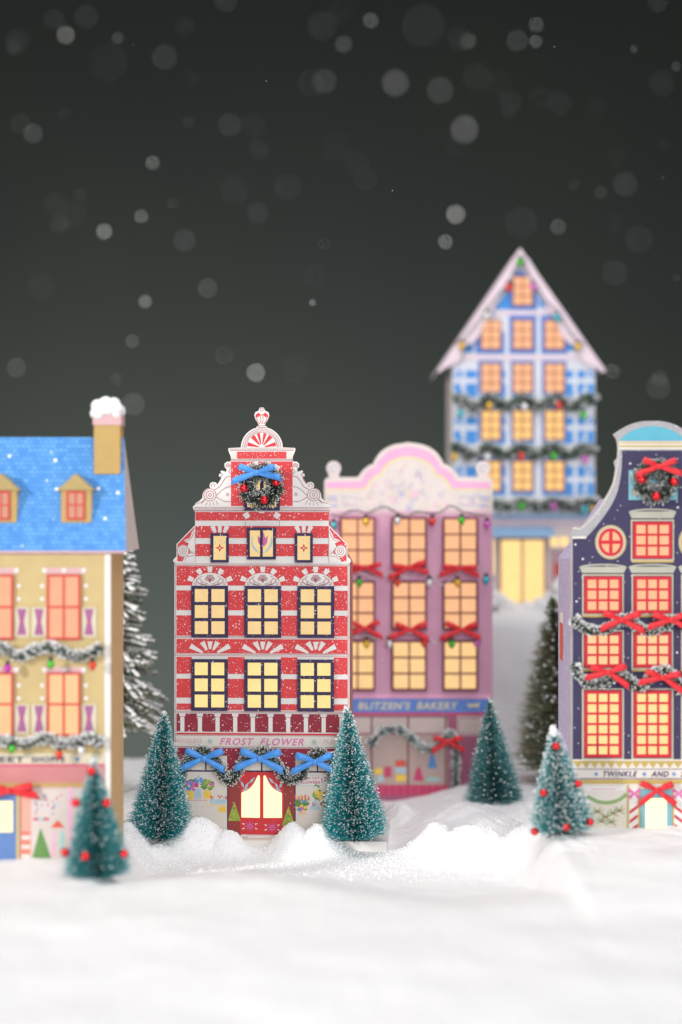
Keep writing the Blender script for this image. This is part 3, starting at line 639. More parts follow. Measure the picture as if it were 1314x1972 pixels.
for x0 in colsB:
    b.rect(x0 - 6, 606, x0 + 46, 682, DBL, 2) if x0 != 925 else b.rect(915, 640, 971, 682, DBL, 2)
    for y0, y1 in rowsB[1:]: b.rect(x0 - 3, y0 - 5, x0 + 42, y1 + 8, BL, 2)
b.poly([(950, 597), (978, 560), (982, 560), (982, 597)], BL, 1); b.rect(1028, 565, 1034, 597, DBL, 1); b.poly([(1037, 592), (1037, 570), (1052, 594)], BL, 1); b.rect(980, 524, 1030, 598, DBL, 2)
b.poly([(1092, 676), (1092, 640), (1112, 676)], BL, 1); b.poly([(890, 680), (910, 645), (910, 680)], BL, 1)
b.rect(872, 684, 1144, 694, PKS, 3); b.rect(952, 600, 1060, 608, PKS, 3)
b.rect(872, 990, 1144, 1018, PKS, 2); b.rect(872, 990, 1144, 999, AWN, 3); b.rect(872, 1018, 1144, 1172, PCRM, 2); b.rect(1060, 1060, 1140, 1160, paper('dusk_mauve', (196, 160, 170)), 3)
b.rect(1066, 1084, 1090, 1108, ORINK, 4)
b.build('facade', blue)
bb = MB(bf); bb.prism([(872.5, 1176), (872.5, 706), (1008, 498), (1143.5, 706), (1143.5, 1176)], -170, -.3, KRAFT, PCRM); bb.build('body', blue)
for x0 in colsB:
    for k, (y0, y1) in enumerate(rowsB): window(bf, blue, x0, y0, x0 + 39, y1, 2, 3, 2.4, 2.6, ORF, LIT_P if k < 2 else LIT_O, d0=9.5, th=3)
window(bf, blue, 986, 533, 1025, 590, 2, 3, 2.4, 2.6, ORF, LIT_P, d0=9.5, th=3)
LIT_Y = glow('lit_shop_yellow', (255, 219, 142), 1.15)
window(bf, blue, 960, 1036, 1050, 1164, 2, 1, 4, 4, paper('shop_frame', (188, 130, 120)), LIT_Y, d0=9.5, th=4, name='door')
window(bf, blue, 1055, 1030, 1097, 1056, 2, 1, 3, 3, PKS, LIT_Y, d0=9.5, th=3)
window(bf, blue, 880, 1036, 954, 1110, 2, 1, 3, 3, PKS, LIT_Y, d0=9.5, th=3)
aw = MB(bf); aw.px([(930, 1014, 10), (1062, 1014, 10), (1066, 1034, 34), (926, 1034, 34), (930, 1024, 10), (1062, 1024, 10)], [[0, 1, 2, 3], [0, 3, 4], [1, 5, 2], [3, 2, 5, 4]], AWN); aw.build('awning', blue)
# roof boards: pinkish white, with scalloped lower edge facing forward, and the slopes going back
rfm = MB(bf)
for sg in (1, -1):
    X = lambda x: x if sg < 0 else 2 * 1000 - x + 0
    tipx = 843 if sg < 0 else 841
    outer = [(1000, 481), (tipx, 712), (tipx - 1, 717), (tipx + 3, 719)]
    inner = [(853, 712), (868, 706), (884, 696), (888, 682), (893, 668), (906, 664), (920, 652), (926, 638), (932, 620), (940, 606), (950, 596), (954, 582), (960, 566), (974, 556), (984, 540), (990, 524), (1000, 512)]
    poly_ = [(X(x) if True else 0, y) for x, y in outer + inner]
    if sg > 0: poly_ = [(x + (x - 1000) * .02, y) for x, y in poly_]
    rfm.prism(poly_, 10.5, 18, PKS)
    rfm.px([(1000, 480, 18.2), (X(tipx), 712, 18.2), (X(tipx), 712, -196), (1000, 480, -196), (1000, 485, 18.2), (X(tipx), 717, 18.2), (X(tipx), 717, -196), (1000, 485, -196)],
           [[0, 1, 2, 3], [4, 7, 6, 5], [1, 5, 6, 2], [0, 4, 5, 1], [3, 2, 6, 7]], PKS)
rfm.build('roof', blue)
def wavy(x0, x1, y, amp, per, ph): return [(x0 + (x1 - x0) * i / 22, y - amp * math.cos((x0 + (x1 - x0) * i / 22 - ph) / per * 2 * math.pi)) for i in range(23)]
GB = [NEEDLE_GR, NEEDLE_DK, NEEDLE_GR]
garland(bf, wavy(874, 1143, 776, 9, 61, 944), 15, 'upper green garland with coloured bulbs across the blue gabled house', d=20, n=4200, flecks=1000, mats=GB, bulbs=[(885, 798, 'teal'), (940, 783, 'gold'), (1007, 785, 'silver'), (1073, 782, 'red'), (1119, 801, 'green')], bsize=8, fleck=1.5)
garland(bf, wavy(868, 1143, 869, 8, 61, 940), 15, 'middle green garland with coloured bulbs across the blue gabled house', d=20, n=4200, flecks=1000, mats=GB, bulbs=[(873, 881, 'gold'), (936, 881, 'silver'), (1001, 879, 'red'), (1063, 879, 'green'), (1123, 886, 'pink')], bsize=8, fleck=1.5)
garland(bf, wavy(880, 1146, 972, 4, 61, 944), 17, 'lowest green garland with coloured bulbs above the blue awning', d=20, n=3200, flecks=1500, mats=GB, bulbs=[(1001, 975, 'green'), (1062, 975, 'pink'), (1121, 981, 'teal'), (1140, 981, 'gold')], bsize=8, fleck=1.5)
lights(bf, [(872, 664), (888, 656), (912, 630), (935, 598), (958, 570), (977, 546), (988, 520), (1000, 496), (1012, 520), (1024, 545), (1046, 580), (1070, 602), (1090, 634), (1109, 658), (1124, 664)],
       [(888, 669, 'gold'), (935, 611, 'silver'), (977, 557, 'red'), (999, 509, 'green'), (1024, 556, 'pink'), (1070, 615, 'teal'), (1109, 670, 'gold')], 'string of coloured bulbs along the steep gable edge of the blue house', d=20, size=8)

# ================================================================== YELLOW SWEET SHOP (left, near)
lf = Fr(60, 1722, .88, 0)
yel = thing('card_house', 'yellow card sweet shop with bright blue roof, two dormers and chimney', 'model house', lf, HG)
YEL = paper('yellow_wall', (192, 170, 120)); TAN = paper('tan_side', (206, 168, 118), speck=.06, spacing=16, size=2.6); RFM = paper('red_frame', (196, 62, 62)); OCH = paper('ochre_card', (184, 152, 92)); LIL = paper('lilac_curtain', (156, 92, 138)); PSIL = paper('lintel_pink', (206, 168, 170))
x0L = -150
SHC2 = paper('shop_pane_print', (206, 194, 188)); SHC = paper('shutter_cream', (206, 196, 172))
b = MB(lf); b.box(x0L, 1064, 215, 1722, 0, 7, YEL, TAN); b.base = 7
b.rect(203, 1066, 214, 1600, WHITE, 1)
b.rect(x0L, 1064, 215, 1067, PSIL, 2)
for xc in (-4 - 96, -4, 125):
    for y0 in (1093, 1284):
        b.rect(xc - 40, y0 - 0, xc + 40, y0 + 12, PSIL, 2)
        for dx in (-38, 0, 38): b.disk(xc + dx, y0 + 5, 4.5, WHITE, 3, n=10)
        for yy in (35, 60): 
            for sx in (-42, 42): b.disk(xc + sx, y0 + yy, 4, WHITE, 3, n=10)
    for y0 in (1172, 1358):
        for sx in (-48, 48):
            b.rect(xc + sx - 14, y0 - 3, xc + sx + 14, y0 + 54, SHC, 4)
            b.poly([(xc + sx - 9, y0), (xc + sx + 9, y0), (xc + sx + 4, y0 + 24), (xc + sx + 9, y0 + 50), (xc + sx - 9, y0 + 50), (xc + sx - 4, y0 + 24)], LIL, 5)
            b.disk(xc + sx, y0 + 25, 2.5, MAGINK, 6, n=8)
b.rect(x0L, 1450, 203, 1470, SHC, 4)
NAVY = paper('navy_ink', (54, 52, 96))
b.text('SWEET', -46, 49, 1466, 10.5, NAVY, 6, bold=.03); b.text('SHOPPE', 63, 127, 1466, 10.5, NAVY, 6, bold=.03)
b.disk(151, 1461, 4, BLUEINK, 6, n=8)
b.rect(x0L, 1470, 203, 1474, MAGINK, 5); b.rect(x0L, 1474, 203, 1506, paper('dusty_rose', (196, 128, 128)), 5); b.rect(x0L, 1506, 203, 1514, OCH, 5)
b.rect(x0L, 1514, 203, 1722, paper('rose_pale', (200, 172, 164)), 4); b.rect(62, 1518, 134, 1660, SHC2, 5); b.rect(140, 1518, 200, 1660, SHC2, 5)
b.rect(134, 1514, 140, 1660, PNKB, 6); b.rect(40, 1524, 62, 1660, paper('pink_post', (222, 160, 146)), 6)
for i in range(18): b.disk(random.uniform(68, 130), random.uniform(1524, 1570), 2.2, random.choice([BLUEINK, PINKINK, MAGINK, TEALINK]), 6 + i % 2, n=7)
b.poly([(64, 1650), (80, 1592), (100, 1650)], GREENINK, 7); b.rect(66, 1573, 96, 1578, MAGINK, 7); b.rect(76, 1572, 86, 1577, TEALINK, 8)
b.poly([(100, 1592), (113, 1577), (126, 1592)], ORINK, 7); b.rect(102, 1600, 106, 1650, PNKB, 7); b.rect(118, 1600, 124, 1650, TEALINK, 7)
for i in range(7): b.rect(43, 1600 + i * 9, 60, 1604 + i * 9, WHITE if i % 2 else ORINK, 7)
b.build('facade', yel)
bb = MB(lf); bb.box(x0L + 1, 1064, 214.6, 1722, -180, -.3, TAN, TAN); 
bb.build('body', yel)
for xc in (-4, 125):
    window(lf, yel, xc - 32, 1106, xc + 32, 1231, 2, 2, 4, 4, RFM, glow('lit_salmon', (252, 178, 136), 1.0), d0=8.5, th=5)
    window(lf, yel, xc - 32, 1294, xc + 32, 1416, 2, 2, 4, 4, RFM, glow('lit_apricot', (255, 198, 140), 1.05), d0=8.5, th=5)
dr = MB(lf); dr.box(-34, 1528, 34, 1722, 10, 13, paper('door_blue', (90, 122, 176))); dr.box(-40, 1524, -34.3, 1722, 10, 14, YEL); dr.box(34.3, 1524, 40, 1722, 10, 14, YEL)
dro = dr.build('door', yel); g = MB(lf); g.base = 14; g.rect(-28, 1540, 28, 1600, LIT_W, 1); g.build('glass', dro)
# roof: front and back slopes with hipped ends, overhanging the wall
def blue_roof_mat():
    m, nt, bs = base_mat('blue_tiles'); N = nt.nodes; L = nt.links; bs.inputs['Roughness'].default_value = .55
    tc = N.new('ShaderNodeTexCoord'); mp = N.new('ShaderNodeMapping'); mp.inputs['Scale'].default_value = (20, 20, 20)
    L.new(tc.outputs['Object'], mp.inputs['Vector'])
    sx = N.new('ShaderNodeSeparateXYZ'); L.new(mp.outputs[0], sx.inputs[0]); cb = N.new('ShaderNodeCombineXYZ'); L.new(sx.outputs[0], cb.inputs[0]); L.new(sx.outputs[2], cb.inputs[1])
    br = N.new('ShaderNodeTexBrick'); L.new(cb.outputs[0], br.inputs['Vector']); br.inputs['Scale'].default_value = 1.0
    br.inputs['Color1'].default_value = lin((66, 136, 208)); br.inputs['Color2'].default_value = lin((98, 162, 218)); br.inputs['Mortar'].default_value = lin((48, 110, 186))
    br.inputs['Mortar Size'].default_value = .05; br.inputs['Brick Width'].default_value = .7; br.inputs['Row Height'].default_value = .6
    vo = N.new('ShaderNodeTexVoronoi'); vo.inputs['Scale'].default_value = 1 / (17 * U); L.new(tc.outputs['Object'], vo.inputs['Vector'])
    lt = N.new('ShaderNodeMath'); lt.operation = 'LESS_THAN'; lt.inputs[1].default_value = .17; L.new(vo.outputs['Distance'], lt.inputs[0])
    s2 = N.new('ShaderNodeSeparateColor'); L.new(vo.outputs['Color'], s2.inputs[0]); l2 = N.new('ShaderNodeMath'); l2.operation = 'LESS_THAN'; l2.inputs[1].default_value = .3; L.new(s2.outputs[1], l2.inputs[0])
    mu = N.new('ShaderNodeMath'); mu.operation = 'MULTIPLY'; L.new(lt.outputs[0], mu.inputs[0]); L.new(l2.outputs[0], mu.inputs[1])
    mx = N.new('ShaderNodeMix'); mx.data_type = 'RGBA'; mx.inputs[7].default_value = (.95, .95, .95, 1); L.new(mu.outputs[0], mx.inputs[0]); L.new(br.outputs[0], mx.inputs[6]); L.new(mx.outputs[2], bs.inputs['Base Color'])  # white grains on the tiles, their sparkle painted into the colour
    return m
BRM = blue_roof_mat(); ROSEGREY = paper('roof_end_card', (206, 190, 184))
# eave front d=+14, ridge at d=-90 , eave back d=-205  (px of the house's scale)
E0, RD, E1 = 16, -55, -205
kk = lambda px, d: CX + (px - CX) * (FPX * .88 / .88 - d) / FPX   # px seen on the facade plane that projects onto photo px at depth d
ky = lambda py, d: CY + (py - CY) * (FPX - d) / FPX
eFx, eFy = kk(243, E0), ky(1062, E0); rX, rY = kk(239, RD), ky(842, RD); eBx = kk(268, E1); eBy = eFy
rm = MB(lf)
A = (eFx, eFy, E0); Bp = (rX, rY, RD); Cp = (eBx, eBy, E1)
A2 = (x0L - 20, eFy, E0); B2 = (x0L - 20, rY, RD); C2 = (x0L - 20, eBy, E1)
rm.px([A2, A, Bp, B2], [[0, 1, 2, 3]], BRM); rm.px([B2, Bp, Cp, C2], [[0, 1, 2, 3]], BRM); rm.px([A, Cp, Bp], [[0, 1, 2]], ROSEGREY); rm.px([A2, B2, C2], [[0, 1, 2]], ROSEGREY); rm.px([A, A2, C2, Cp], [[0, 1, 2, 3]], ROSEGREY)
rm.px([(eFx, eFy - 1, E0 + .5), (x0L - 20, eFy - 1, E0 + .5), (x0L - 20, eFy + 3, E0 + .5), (eFx, eFy + 3, E0 + .5)], [[0, 1, 2, 3]], PSIL)
roof = rm.build('roof', yel)
slope = lambda y: E0 + (RD - E0) * (eFy - y) / (eFy - rY)   # depth of the front slope at height y
for cx in (146, 2):
    dmr = MB(lf); df = slope(1004) + 3
    dmr.box(cx - 28, 944, cx + 30, 1006, slope(944) - 8, df, OCH, paper('dormer_side', (226, 180, 120)))
    dmr.prism([(cx - 36, 945), (cx, 912), (cx + 37, 945), (cx + 30, 944.2), (cx - 28, 944.2)], slope(912) - 20, df + 5, paper('dormer_roof', (172, 150, 98)))
    do = dmr.build('dormer', roof)
    fm = MB(lf); fm.base = 0
    x0, x1, y0, y1 = cx - 17, cx + 18, 945.5, 1001
    for bx in ((x0, y0, x0 + 4, y1), (x1 - 4, y0, x1, y1), (x0 + 4, y0, x1 - 4, y0 + 4), (x0 + 4, y1 - 4, x1 - 4, y1), (cx - 1, y0 + 4, cx + 2, y1 - 4)): fm.box(*bx, df + .3, df + 3, RFM)
    fm.box(x0 + 4, 971, cx - 1, 974, df + .3, df + 3, RFM); fm.box(cx + 2, 971, x1 - 4, 974, df + .3, df + 3, RFM)
    fm.px([(x0 + 2, y1 - 1, df + .9), (x1 - 2, y1 - 1, df + .9), (x1 - 2, y0 + 1, df + .9), (x0 + 2, y0 + 1, df + .9)], [[0, 1, 2, 3]], glow('lit_dim_peach', (238, 168, 138), .85))
    fm.build('window', do) if False else fm.build('dormer_window', do)
ch = MB(lf); cd = slope(912) + 4; ch.box(177, 817, 228, 912, cd - 50, cd, OCH, paper('chimney_side', (196, 146, 84))); ch.box(175, 797, 230, 817, cd - 52, cd + 2, PSIL); cho = ch.build('chimney', roof)
sn = MB(lf); rr = random.Random(4)
for i in range(40):
    a = rr.random(); sn.ball((181 + 44 * a + rr.uniform(-3, 3), 796 - (6 + 19 * math.sin(math.pi * min(1, a * .8 + .15))) * rr.random(), cd - 25 + rr.uniform(-18, 22)), rr.uniform(10, 13.5), SNOW, 14)
sn.build('snow_cap', cho)
garland(lf, [(-120, 1252), (-60, 1262), (-20, 1250), (10, 1246), (40, 1262), (70, 1250), (100, 1244), (130, 1256), (160, 1262), (200, 1244)], 14, 'upper snowy garland with magenta, green and red bulbs on the yellow shop', d=22, n=4200, flecks=1900,
        bulbs=[(22, 1283, 'magenta'), (104, 1276, 'green'), (184, 1278, 'red')], bsize=8.5, fleck=1.6)
garland(lf, [(-120, 1420), (-60, 1432), (-10, 1424), (20, 1424), (55, 1430), (90, 1418), (120, 1428), (150, 1426), (180, 1418), (200, 1432)], 14, 'lower snowy garland with green, red and white bulbs above the sweet shop sign', d=22, n=4200, flecks=2100,
        bulbs=[(30, 1437, 'green'), (120, 1448, 'red'), (162, 1440, 'silver')], bsize=8.5, fleck=1.6)
fr_ = lf.sub(22, 1522, 18); o = thing('bow', 'red bow above the lit door of the yellow sweet shop', 'bow', fr_); bow_mesh(fr_, 22, 1519, 0, 44, RED_RIB, 5, (16, 14), (14, 6), o).name = 'ribbon'

# ================================================================== NAVY HOUSE (right, near)
nf = Fr(1255, 1682, .93, 0)
nav = thing('card_house', 'navy blue card house with bell shaped gable, light blue arch and red gridded windows', 'model house', nf, HG)
NV = paper('navy_wall', (56, 50, 84), speck=.3, size=3.4, spacing=14); SIL = paper('silver_trim', (164, 162, 166), speck=.25, spacing=7); LAVS = paper('lavender_side', (178, 166, 196), speck=.35, spacing=6)
LTB = paper('light_blue_arch', (92, 172, 194)); GOLD = paper('gold_ink', (190, 164, 92)); GREY = paper('stone_grey', (176, 174, 160), mottle=.2); RFR = paper('crimson_frame', (198, 34, 52)); BEI = paper('beige_trim', (196, 186, 164)); TEALF = paper('teal_frame', (120, 176, 190))
hb = [(1100, 1682), (1100, 1040), (1099, 1034), (1099, 1030), (1103, 1020), (1110, 1014)] + cat([(1120, 1014), (1143, 990), (1163, 962), (1179, 932), (1185, 902)], 4) + [(1182, 892), (1184, 886), (1188, 883)] + cat([(1189, 866), (1187, 848), (1180, 837)], 3) + cat([(1192, 829), (1212, 818), (1234, 812), (1255, 811)], 4)
b = MB(nf); b.prism(mir(hb, 1255), 0, 8, SIL, CREAM); b.base = 8
inn = [(1102, 1620), (1102, 1038), (1126, 1036), (1135, 1028)] + cat([(1140, 1022), (1161, 996), (1182, 962), (1192, 930), (1196, 900)], 4) + [(1197, 868)]
b.poly(mir(inn, 1255), NV, 1)
b.line(mir(cat([(1101, 1016), (1120, 1017), (1144, 993), (1165, 963), (1181, 932), (1187, 902), (1190, 884), (1191, 866)], 4)[:], 1255)[:29], 1.6, CREAM, 2)
b.rect(1101, 1033, 1128, 1037, CREAM, 3)
b.poly([(1192, 849)] + cat([(1194, 846), (1210, 833), (1232, 824), (1255, 821)], 4) + cat([(1255, 821), (1278, 824), (1300, 833), (1316, 846)], 4) + [(1318, 849)], LTB, 2)
b.rect(1190, 850, 1320, 866, CREAM, 2); b.rect(1191, 852, 1319, 854, GOLD, 3); b.rect(1191, 858, 1319, 861, GOLD, 3)
def grid_win(xc, y0, y1, rows, w_=71, d0=9.2, sill=True, lintel=None, lit=LIT_P):
    b.line([(xc - w_ / 2 - 3, y0 - 3), (xc + w_ / 2 + 3, y0 - 3), (xc + w_ / 2 + 3, y1 + 3), (xc - w_ / 2 - 3, y1 + 3)], 4, BEI, 3, closed=True)
    if lintel: b.poly([(xc - 46, lintel), (xc + 46, lintel), (xc + 40, y0 - 7), (xc - 40, y0 - 7)][::-1], GREY, 4); b.arc(xc, lintel + 2, 44, 10, 170, 3, GREY, 5, ry=6)
    if sill: b.rect(xc - 40, y1 + 4.5, xc + 40, y1 + 8, GOLD, 4)
    window(nf, nav, xc - w_ / 2, y0, xc + w_ / 2, y1, 3, rows, 6, 4.6, RFR, lit, d0=d0, th=2.5)
grid_win(1255, 1005, 1075, 3, 74, lintel=985)
LIT_A = glow('lit_warm', (255, 206, 146), 1.0)
for xc in (1160, 1255, 1350):
    grid_win(xc, 1110, 1180, 3, 71, lintel=1091); grid_win(xc, 1217, 1284, 3, 71, lit=LIT_A); grid_win(xc, 1329, 1457, 6, 71, lit=glow('lit_warm_low', (255, 214, 140), 1.12), sill=False)
for xc in (1175, 1335):
    b.disk(xc, 1044, 30, BEI, 3, ry=33, n=36); b.arc(xc, 1044, 28.5, 0, 360, 1.3, GOLD, 4, ry=31.5, n=36)
    rw = MB(nf); rw.base = 9.4; rw.disk(xc, 1044, 24, RFR, 1, ry=27, n=36); ro = rw.build('round_window', nav)
    gq = MB(nf); gq.base = 10.3
    for sx in (1, -1):
        for sy in (1, -1): gq.poly([(xc + sx * 3.5, 1044 + sy * 3.5)] + [(xc + sx * max(3.5, 18 * math.cos(math.radians(a))), 1044 + sy * max(3.5, 21 * math.sin(math.radians(a)))) for a in range(8, 84, 8)], LIT_P, 1)
    gq.build('pane', ro)
b.rect(1101, 1461, 1409, 1620 + 60, CREAM, 2)
for i in range(19): b.poly([(1104 + i * 16, 1467), (1120 + i * 16, 1467), (1112 + i * 16, 1478)], GOLD, 3)
b.rect(1101, 1464, 1409, 1467, GOLD, 3); b.rect(1101, 1479, 1409, 1480.5, INKG, 4); b.rect(1101, 1497, 1409, 1499, INKG, 4); b.rect(1110, 1500, 1409, 1508, GOLD, 4)
b.text('TWINKLE', 1160, 1226, 1494, 10.5, NAVY, 6, shear=.3, bold=.02); b.text('AND', 1252, 1286, 1494, 10.5, NAVY, 6, shear=.3, bold=.02); b.text('S', 1309, 1318, 1494, 10.5, NAVY, 6, shear=.3, bold=.02)
for xs_ in (1147, 1239, 1296):
    for a in range(0, 360, 72): b.wedge(xs_, 1489, 0, 4.8, a + 18, 1.8, .3, BLUEINK, 6)
b.rect(1124, 1513, 1204, 1522, WHITE, 4); b.line([(1138, 1518), (1185, 1518)], 1.6, PINKINK2, 5)
b.line(cat([(1130, 1532), (1150, 1542), (1172, 1544), (1192, 1538), (1205, 1528)]), 7, paper('soft_green_ink', (140, 168, 110)), 4); b.rect(1122, 1546, 1206, 1620, paper('shop_beige', (214, 206, 190)), 3)
for (x, y) in ((1150, 1562), (1165, 1572), (1180, 1565), (1192, 1560), (1158, 1580), (1176, 1582)):
    for a in (20, 60, 130, 165, 200, 330): b.wedge(x, y, 1, 12, a, 1, .4, GREENINK, 4)
    b.disk(x, y, 2, ORINK, 6, n=7)
b.rect(1206, 1510, 1210, 1620, GOLD, 5); b.rect(1228, 1516, 1232, 1640, GOLD, 5); b.rect(1292, 1516, 1296, 1640, GOLD, 5); b.rect(1210, 1516, 1228, 1640, WHITE, 4); b.rect(1296, 1516, 1314, 1640, WHITE, 4)
for i in range(6):
    for x0, fl in ((1211, 1), (1297, -1)):
        y = 1560 + i * 18
        pp = [(x0, y), (x0 + 16, y - 12), (x0 + 16, y - 6), (x0, y + 6)]; 
        if fl < 0: pp = [(2 * (x0 + 8) - x, yy) for x, yy in pp]
        b.poly(pp, RFR, 6)
for xc in (1220, 1305):
    for a in (30, 150, 220, 320): b.wedge(xc, 1526, 1, 13, a, 1.5, 4.2, PINKINK, 7)
b.build('facade', nav)
dr = MB(nf); dr.box(1232.5, 1518, 1291.5, 1682, 9.5, 12, TEALF); dro = dr.build('door', nav)
g = MB(nf); g.base = 12.5; g.rect(1241, 1535, 1282, 1593, glow('lit_door', (255, 240, 190), 1.5), 1); g.rect(1241, 1601, 1282, 1640, LIT_Y, 1); g.build('glass', dro)
bb = MB(nf); bb.prism([(1101, 1682), (1101, 1078), (1140, 1030), (1185, 960), (1325, 960), (1370, 1030), (1409, 1078), (1409, 1682)], -195, -.3, KRAFT, LAVS)
# painted candle on the side wall
bx = nf.l(1101, 0)[0] - .002
def side_q(d0, d1, y0, y1, m): bb.raw([(bx, -d0 * nf.s, nf.l(0, y1)[2]), (bx, -d1 * nf.s, nf.l(0, y1)[2]), (bx, -d1 * nf.s, nf.l(0, y0)[2]), (bx, -d0 * nf.s, nf.l(0, y0)[2])], [[0, 1, 2, 3]], m)
side_q(-125, -170, 1210, 1284, ORINK); side_q(-115, -165, 1188, 1208, CREAM); side_q(-10, -16, 1080, 1620, CREAM)
bb.build('body', nav)
garland(nf, [(1102, 1188), (1116, 1204), (1140, 1213), (1165, 1210), (1187, 1196), (1204, 1190), (1222, 1202), (1246, 1213), (1272, 1206), (1296, 1190), (1318, 1200), (1345, 1212), (1378, 1204), (1405, 1190)], 13, 'upper snowy garland with red bows across the navy house', d=18, n=5600, flecks=2900,
        bows=[(1193, 1192, 37, (24, 24), (20, 24)), (1287, 1192, 37, (20, 24), (14, 24)), (1380, 1194, 37, (24, 24), (20, 24))], fleck=1.25)
garland(nf, [(1103, 1278), (1112, 1298), (1132, 1313), (1160, 1312), (1186, 1298), (1204, 1302), (1226, 1320), (1240, 1314), (1256, 1294), (1278, 1290), (1298, 1308), (1316, 1330), (1345, 1312), (1370, 1294), (1400, 1300)], 13, 'lower snowy garland with red bows across the navy house', d=18, n=5600, flecks=2900,
        bows=[(1167, 1292, 36, (20, 24), (10, 32)), (1271, 1302, 36, (24, 16), (8, 32)), (1370, 1298, 36, (24, 24), (20, 24))], fleck=1.25)
wreath(nf, 1258, 927, 22, 26, 24, 'dark green wreath with red bow and three red baubles on the navy gable', RED_RIB, (1261, 900), 35, [(1229, 924, 8.8), (1291, 928, 8.8), (1257, 956, 8.8)], ((26, 24), (16, 14)))
wb = window(nf, nav, 1209, 906, 1303, 963, 2, 2, 9, 22, TEALF, glow('lit_amber_small', (255, 190, 90), .9), d0=9, th=3)
fr_ = nf.sub(1262, 1522, 16); o = thing('bow', 'red bow above the lit door of the navy house', 'bow', fr_); bow_mesh(fr_, 1262, 1519, 0, 35, RED_RIB, 9, (28, 26), (34, 34), o).name = 'ribbon'

# ================================================================== TREES
TG = 'bottle brush trees standing in the snow'
brush_tree((316, 1369), (309, 1618), 72, .985, 'teal bottle brush tree left of the red flower shop, frosted with white flecks', n=18000, flecks=4800, w=.9, fleck=.95, cap=5, stand=False, group=TG)
brush_tree((668, 1359), (684, 1620), 74, .982, 'teal bottle brush tree right of the red flower shop, frosted with white flecks', n=18000, flecks=4800, w=.9, fleck=.95, cap=5, stand=False, group=TG)
brush_tree((943, 1344), (953, 1566), 66, 1.09, 'dark teal bottle brush tree without baubles in front of the pink bakery', n=10000, flecks=500, mats=[NEEDLE_TD, NEEDLE_PT, NEEDLE_PT], w=1.3, fleck=1.6, cap=4, group=TG)
brush_tree((1066, 1398), (1084, 1606), 70, .905, 'frosted teal bottle brush tree with red baubles beside the navy house', n=12000, flecks=2700, group=TG, mats=[NEEDLE_PT, NEEDLE_TL, NEEDLE_TD], w=1.2, fleck=1.5, cap=11, br=7.6,
           balls=[(1069, 1435, 16), (1043, 1521, 34), (1110, 1504, 30), (1084, 1583, 52), (1132, 1577, 32), (1028, 1598, 18)])
brush_tree((180, 1458), (189, 1694), 74, .84, 'teal bottle brush tree with red baubles in front of the yellow sweet shop', n=12000, flecks=500, group=TG, mats=[NEEDLE_PT, NEEDLE_TL, NEEDLE_TD], w=1.2, fleck=1.7, cap=6, br=9,
           balls=[(179, 1482, 18), (151, 1541, 28), (210, 1541, 28), (129, 1637, 22), (173, 1638, 54), (242, 1640, 22)])
brush_tree((1064, 1148), (1098, 1492), 122, 1.15, 'tall olive brown tree behind the navy house, leaning and lightly frosted', n=12000, flecks=700, mats=[NEEDLE_OL, NEEDLE_GR, NEEDLE_OL], w=2.2, fleck=3.0, layered=9, power=.8, up=.35, name='sisal_tree', topbias=.3)
# flocked fir with drooping snowy branches behind the yellow house
ff = Fr(226, 1545, 1.12); fir = thing('flocked_fir', 'snow flocked fir with drooping white branches behind the yellow sweet shop', 'tree', ff)
t = MB(ff); t.tube([(226, 1547 - 57 * i, 0) for i in range(11)], 5, plain('bark', (92, 72, 56), .8), 8); t.build('trunk', fir)
fb = MB(ff); rr = random.Random(21); WB = MB(ff)
for i in range(400):
    tt = rr.random() ** .8; y0 = 1000 + (1400 - 1000) * tt; L_ = 24 + 78 * tt; L_ *= rr.uniform(.75, 1.08); a = rr.uniform(0, 2 * math.pi)
    ca, sa = math.cos(a), math.sin(a); dr_ = rr.uniform(.05, .4)
    pts = [(226 + ca * L_ * k, y0 + L_ * dr_ * k * k * 1.1 - 6 * k, sa * L_ * k) for k in (.1, .35, .6, .8, 1.0)]
    P = [Vector(ff.l(*p)) for p in pts]; T = [(P[min(k + 1, 4)] - P[max(k - 1, 0)]).normalized() for k in range(5)]
    needles(fb, P, T, 75, lambda t_: (13 - 6 * t_) * ff.s, [NEEDLE_GR, NEEDLE_GR, NEEDLE_OL], 0, w=2.2, up=.8, rnd=rr)
    cp = cat(pts, 4); wd = rr.uniform(3.0, 5.6)
    for k in range(3, len(cp)):                          # flocking lying along the branch
        if rr.random() < .8: WB.ball((cp[k][0] + rr.uniform(-1, 1), cp[k][1] - 3, cp[k][2]), wd * rr.uniform(.8, 1.15), SNOW, 7, sy=.6)
fb.build('branches', fir); WB.build('flocking', fir)

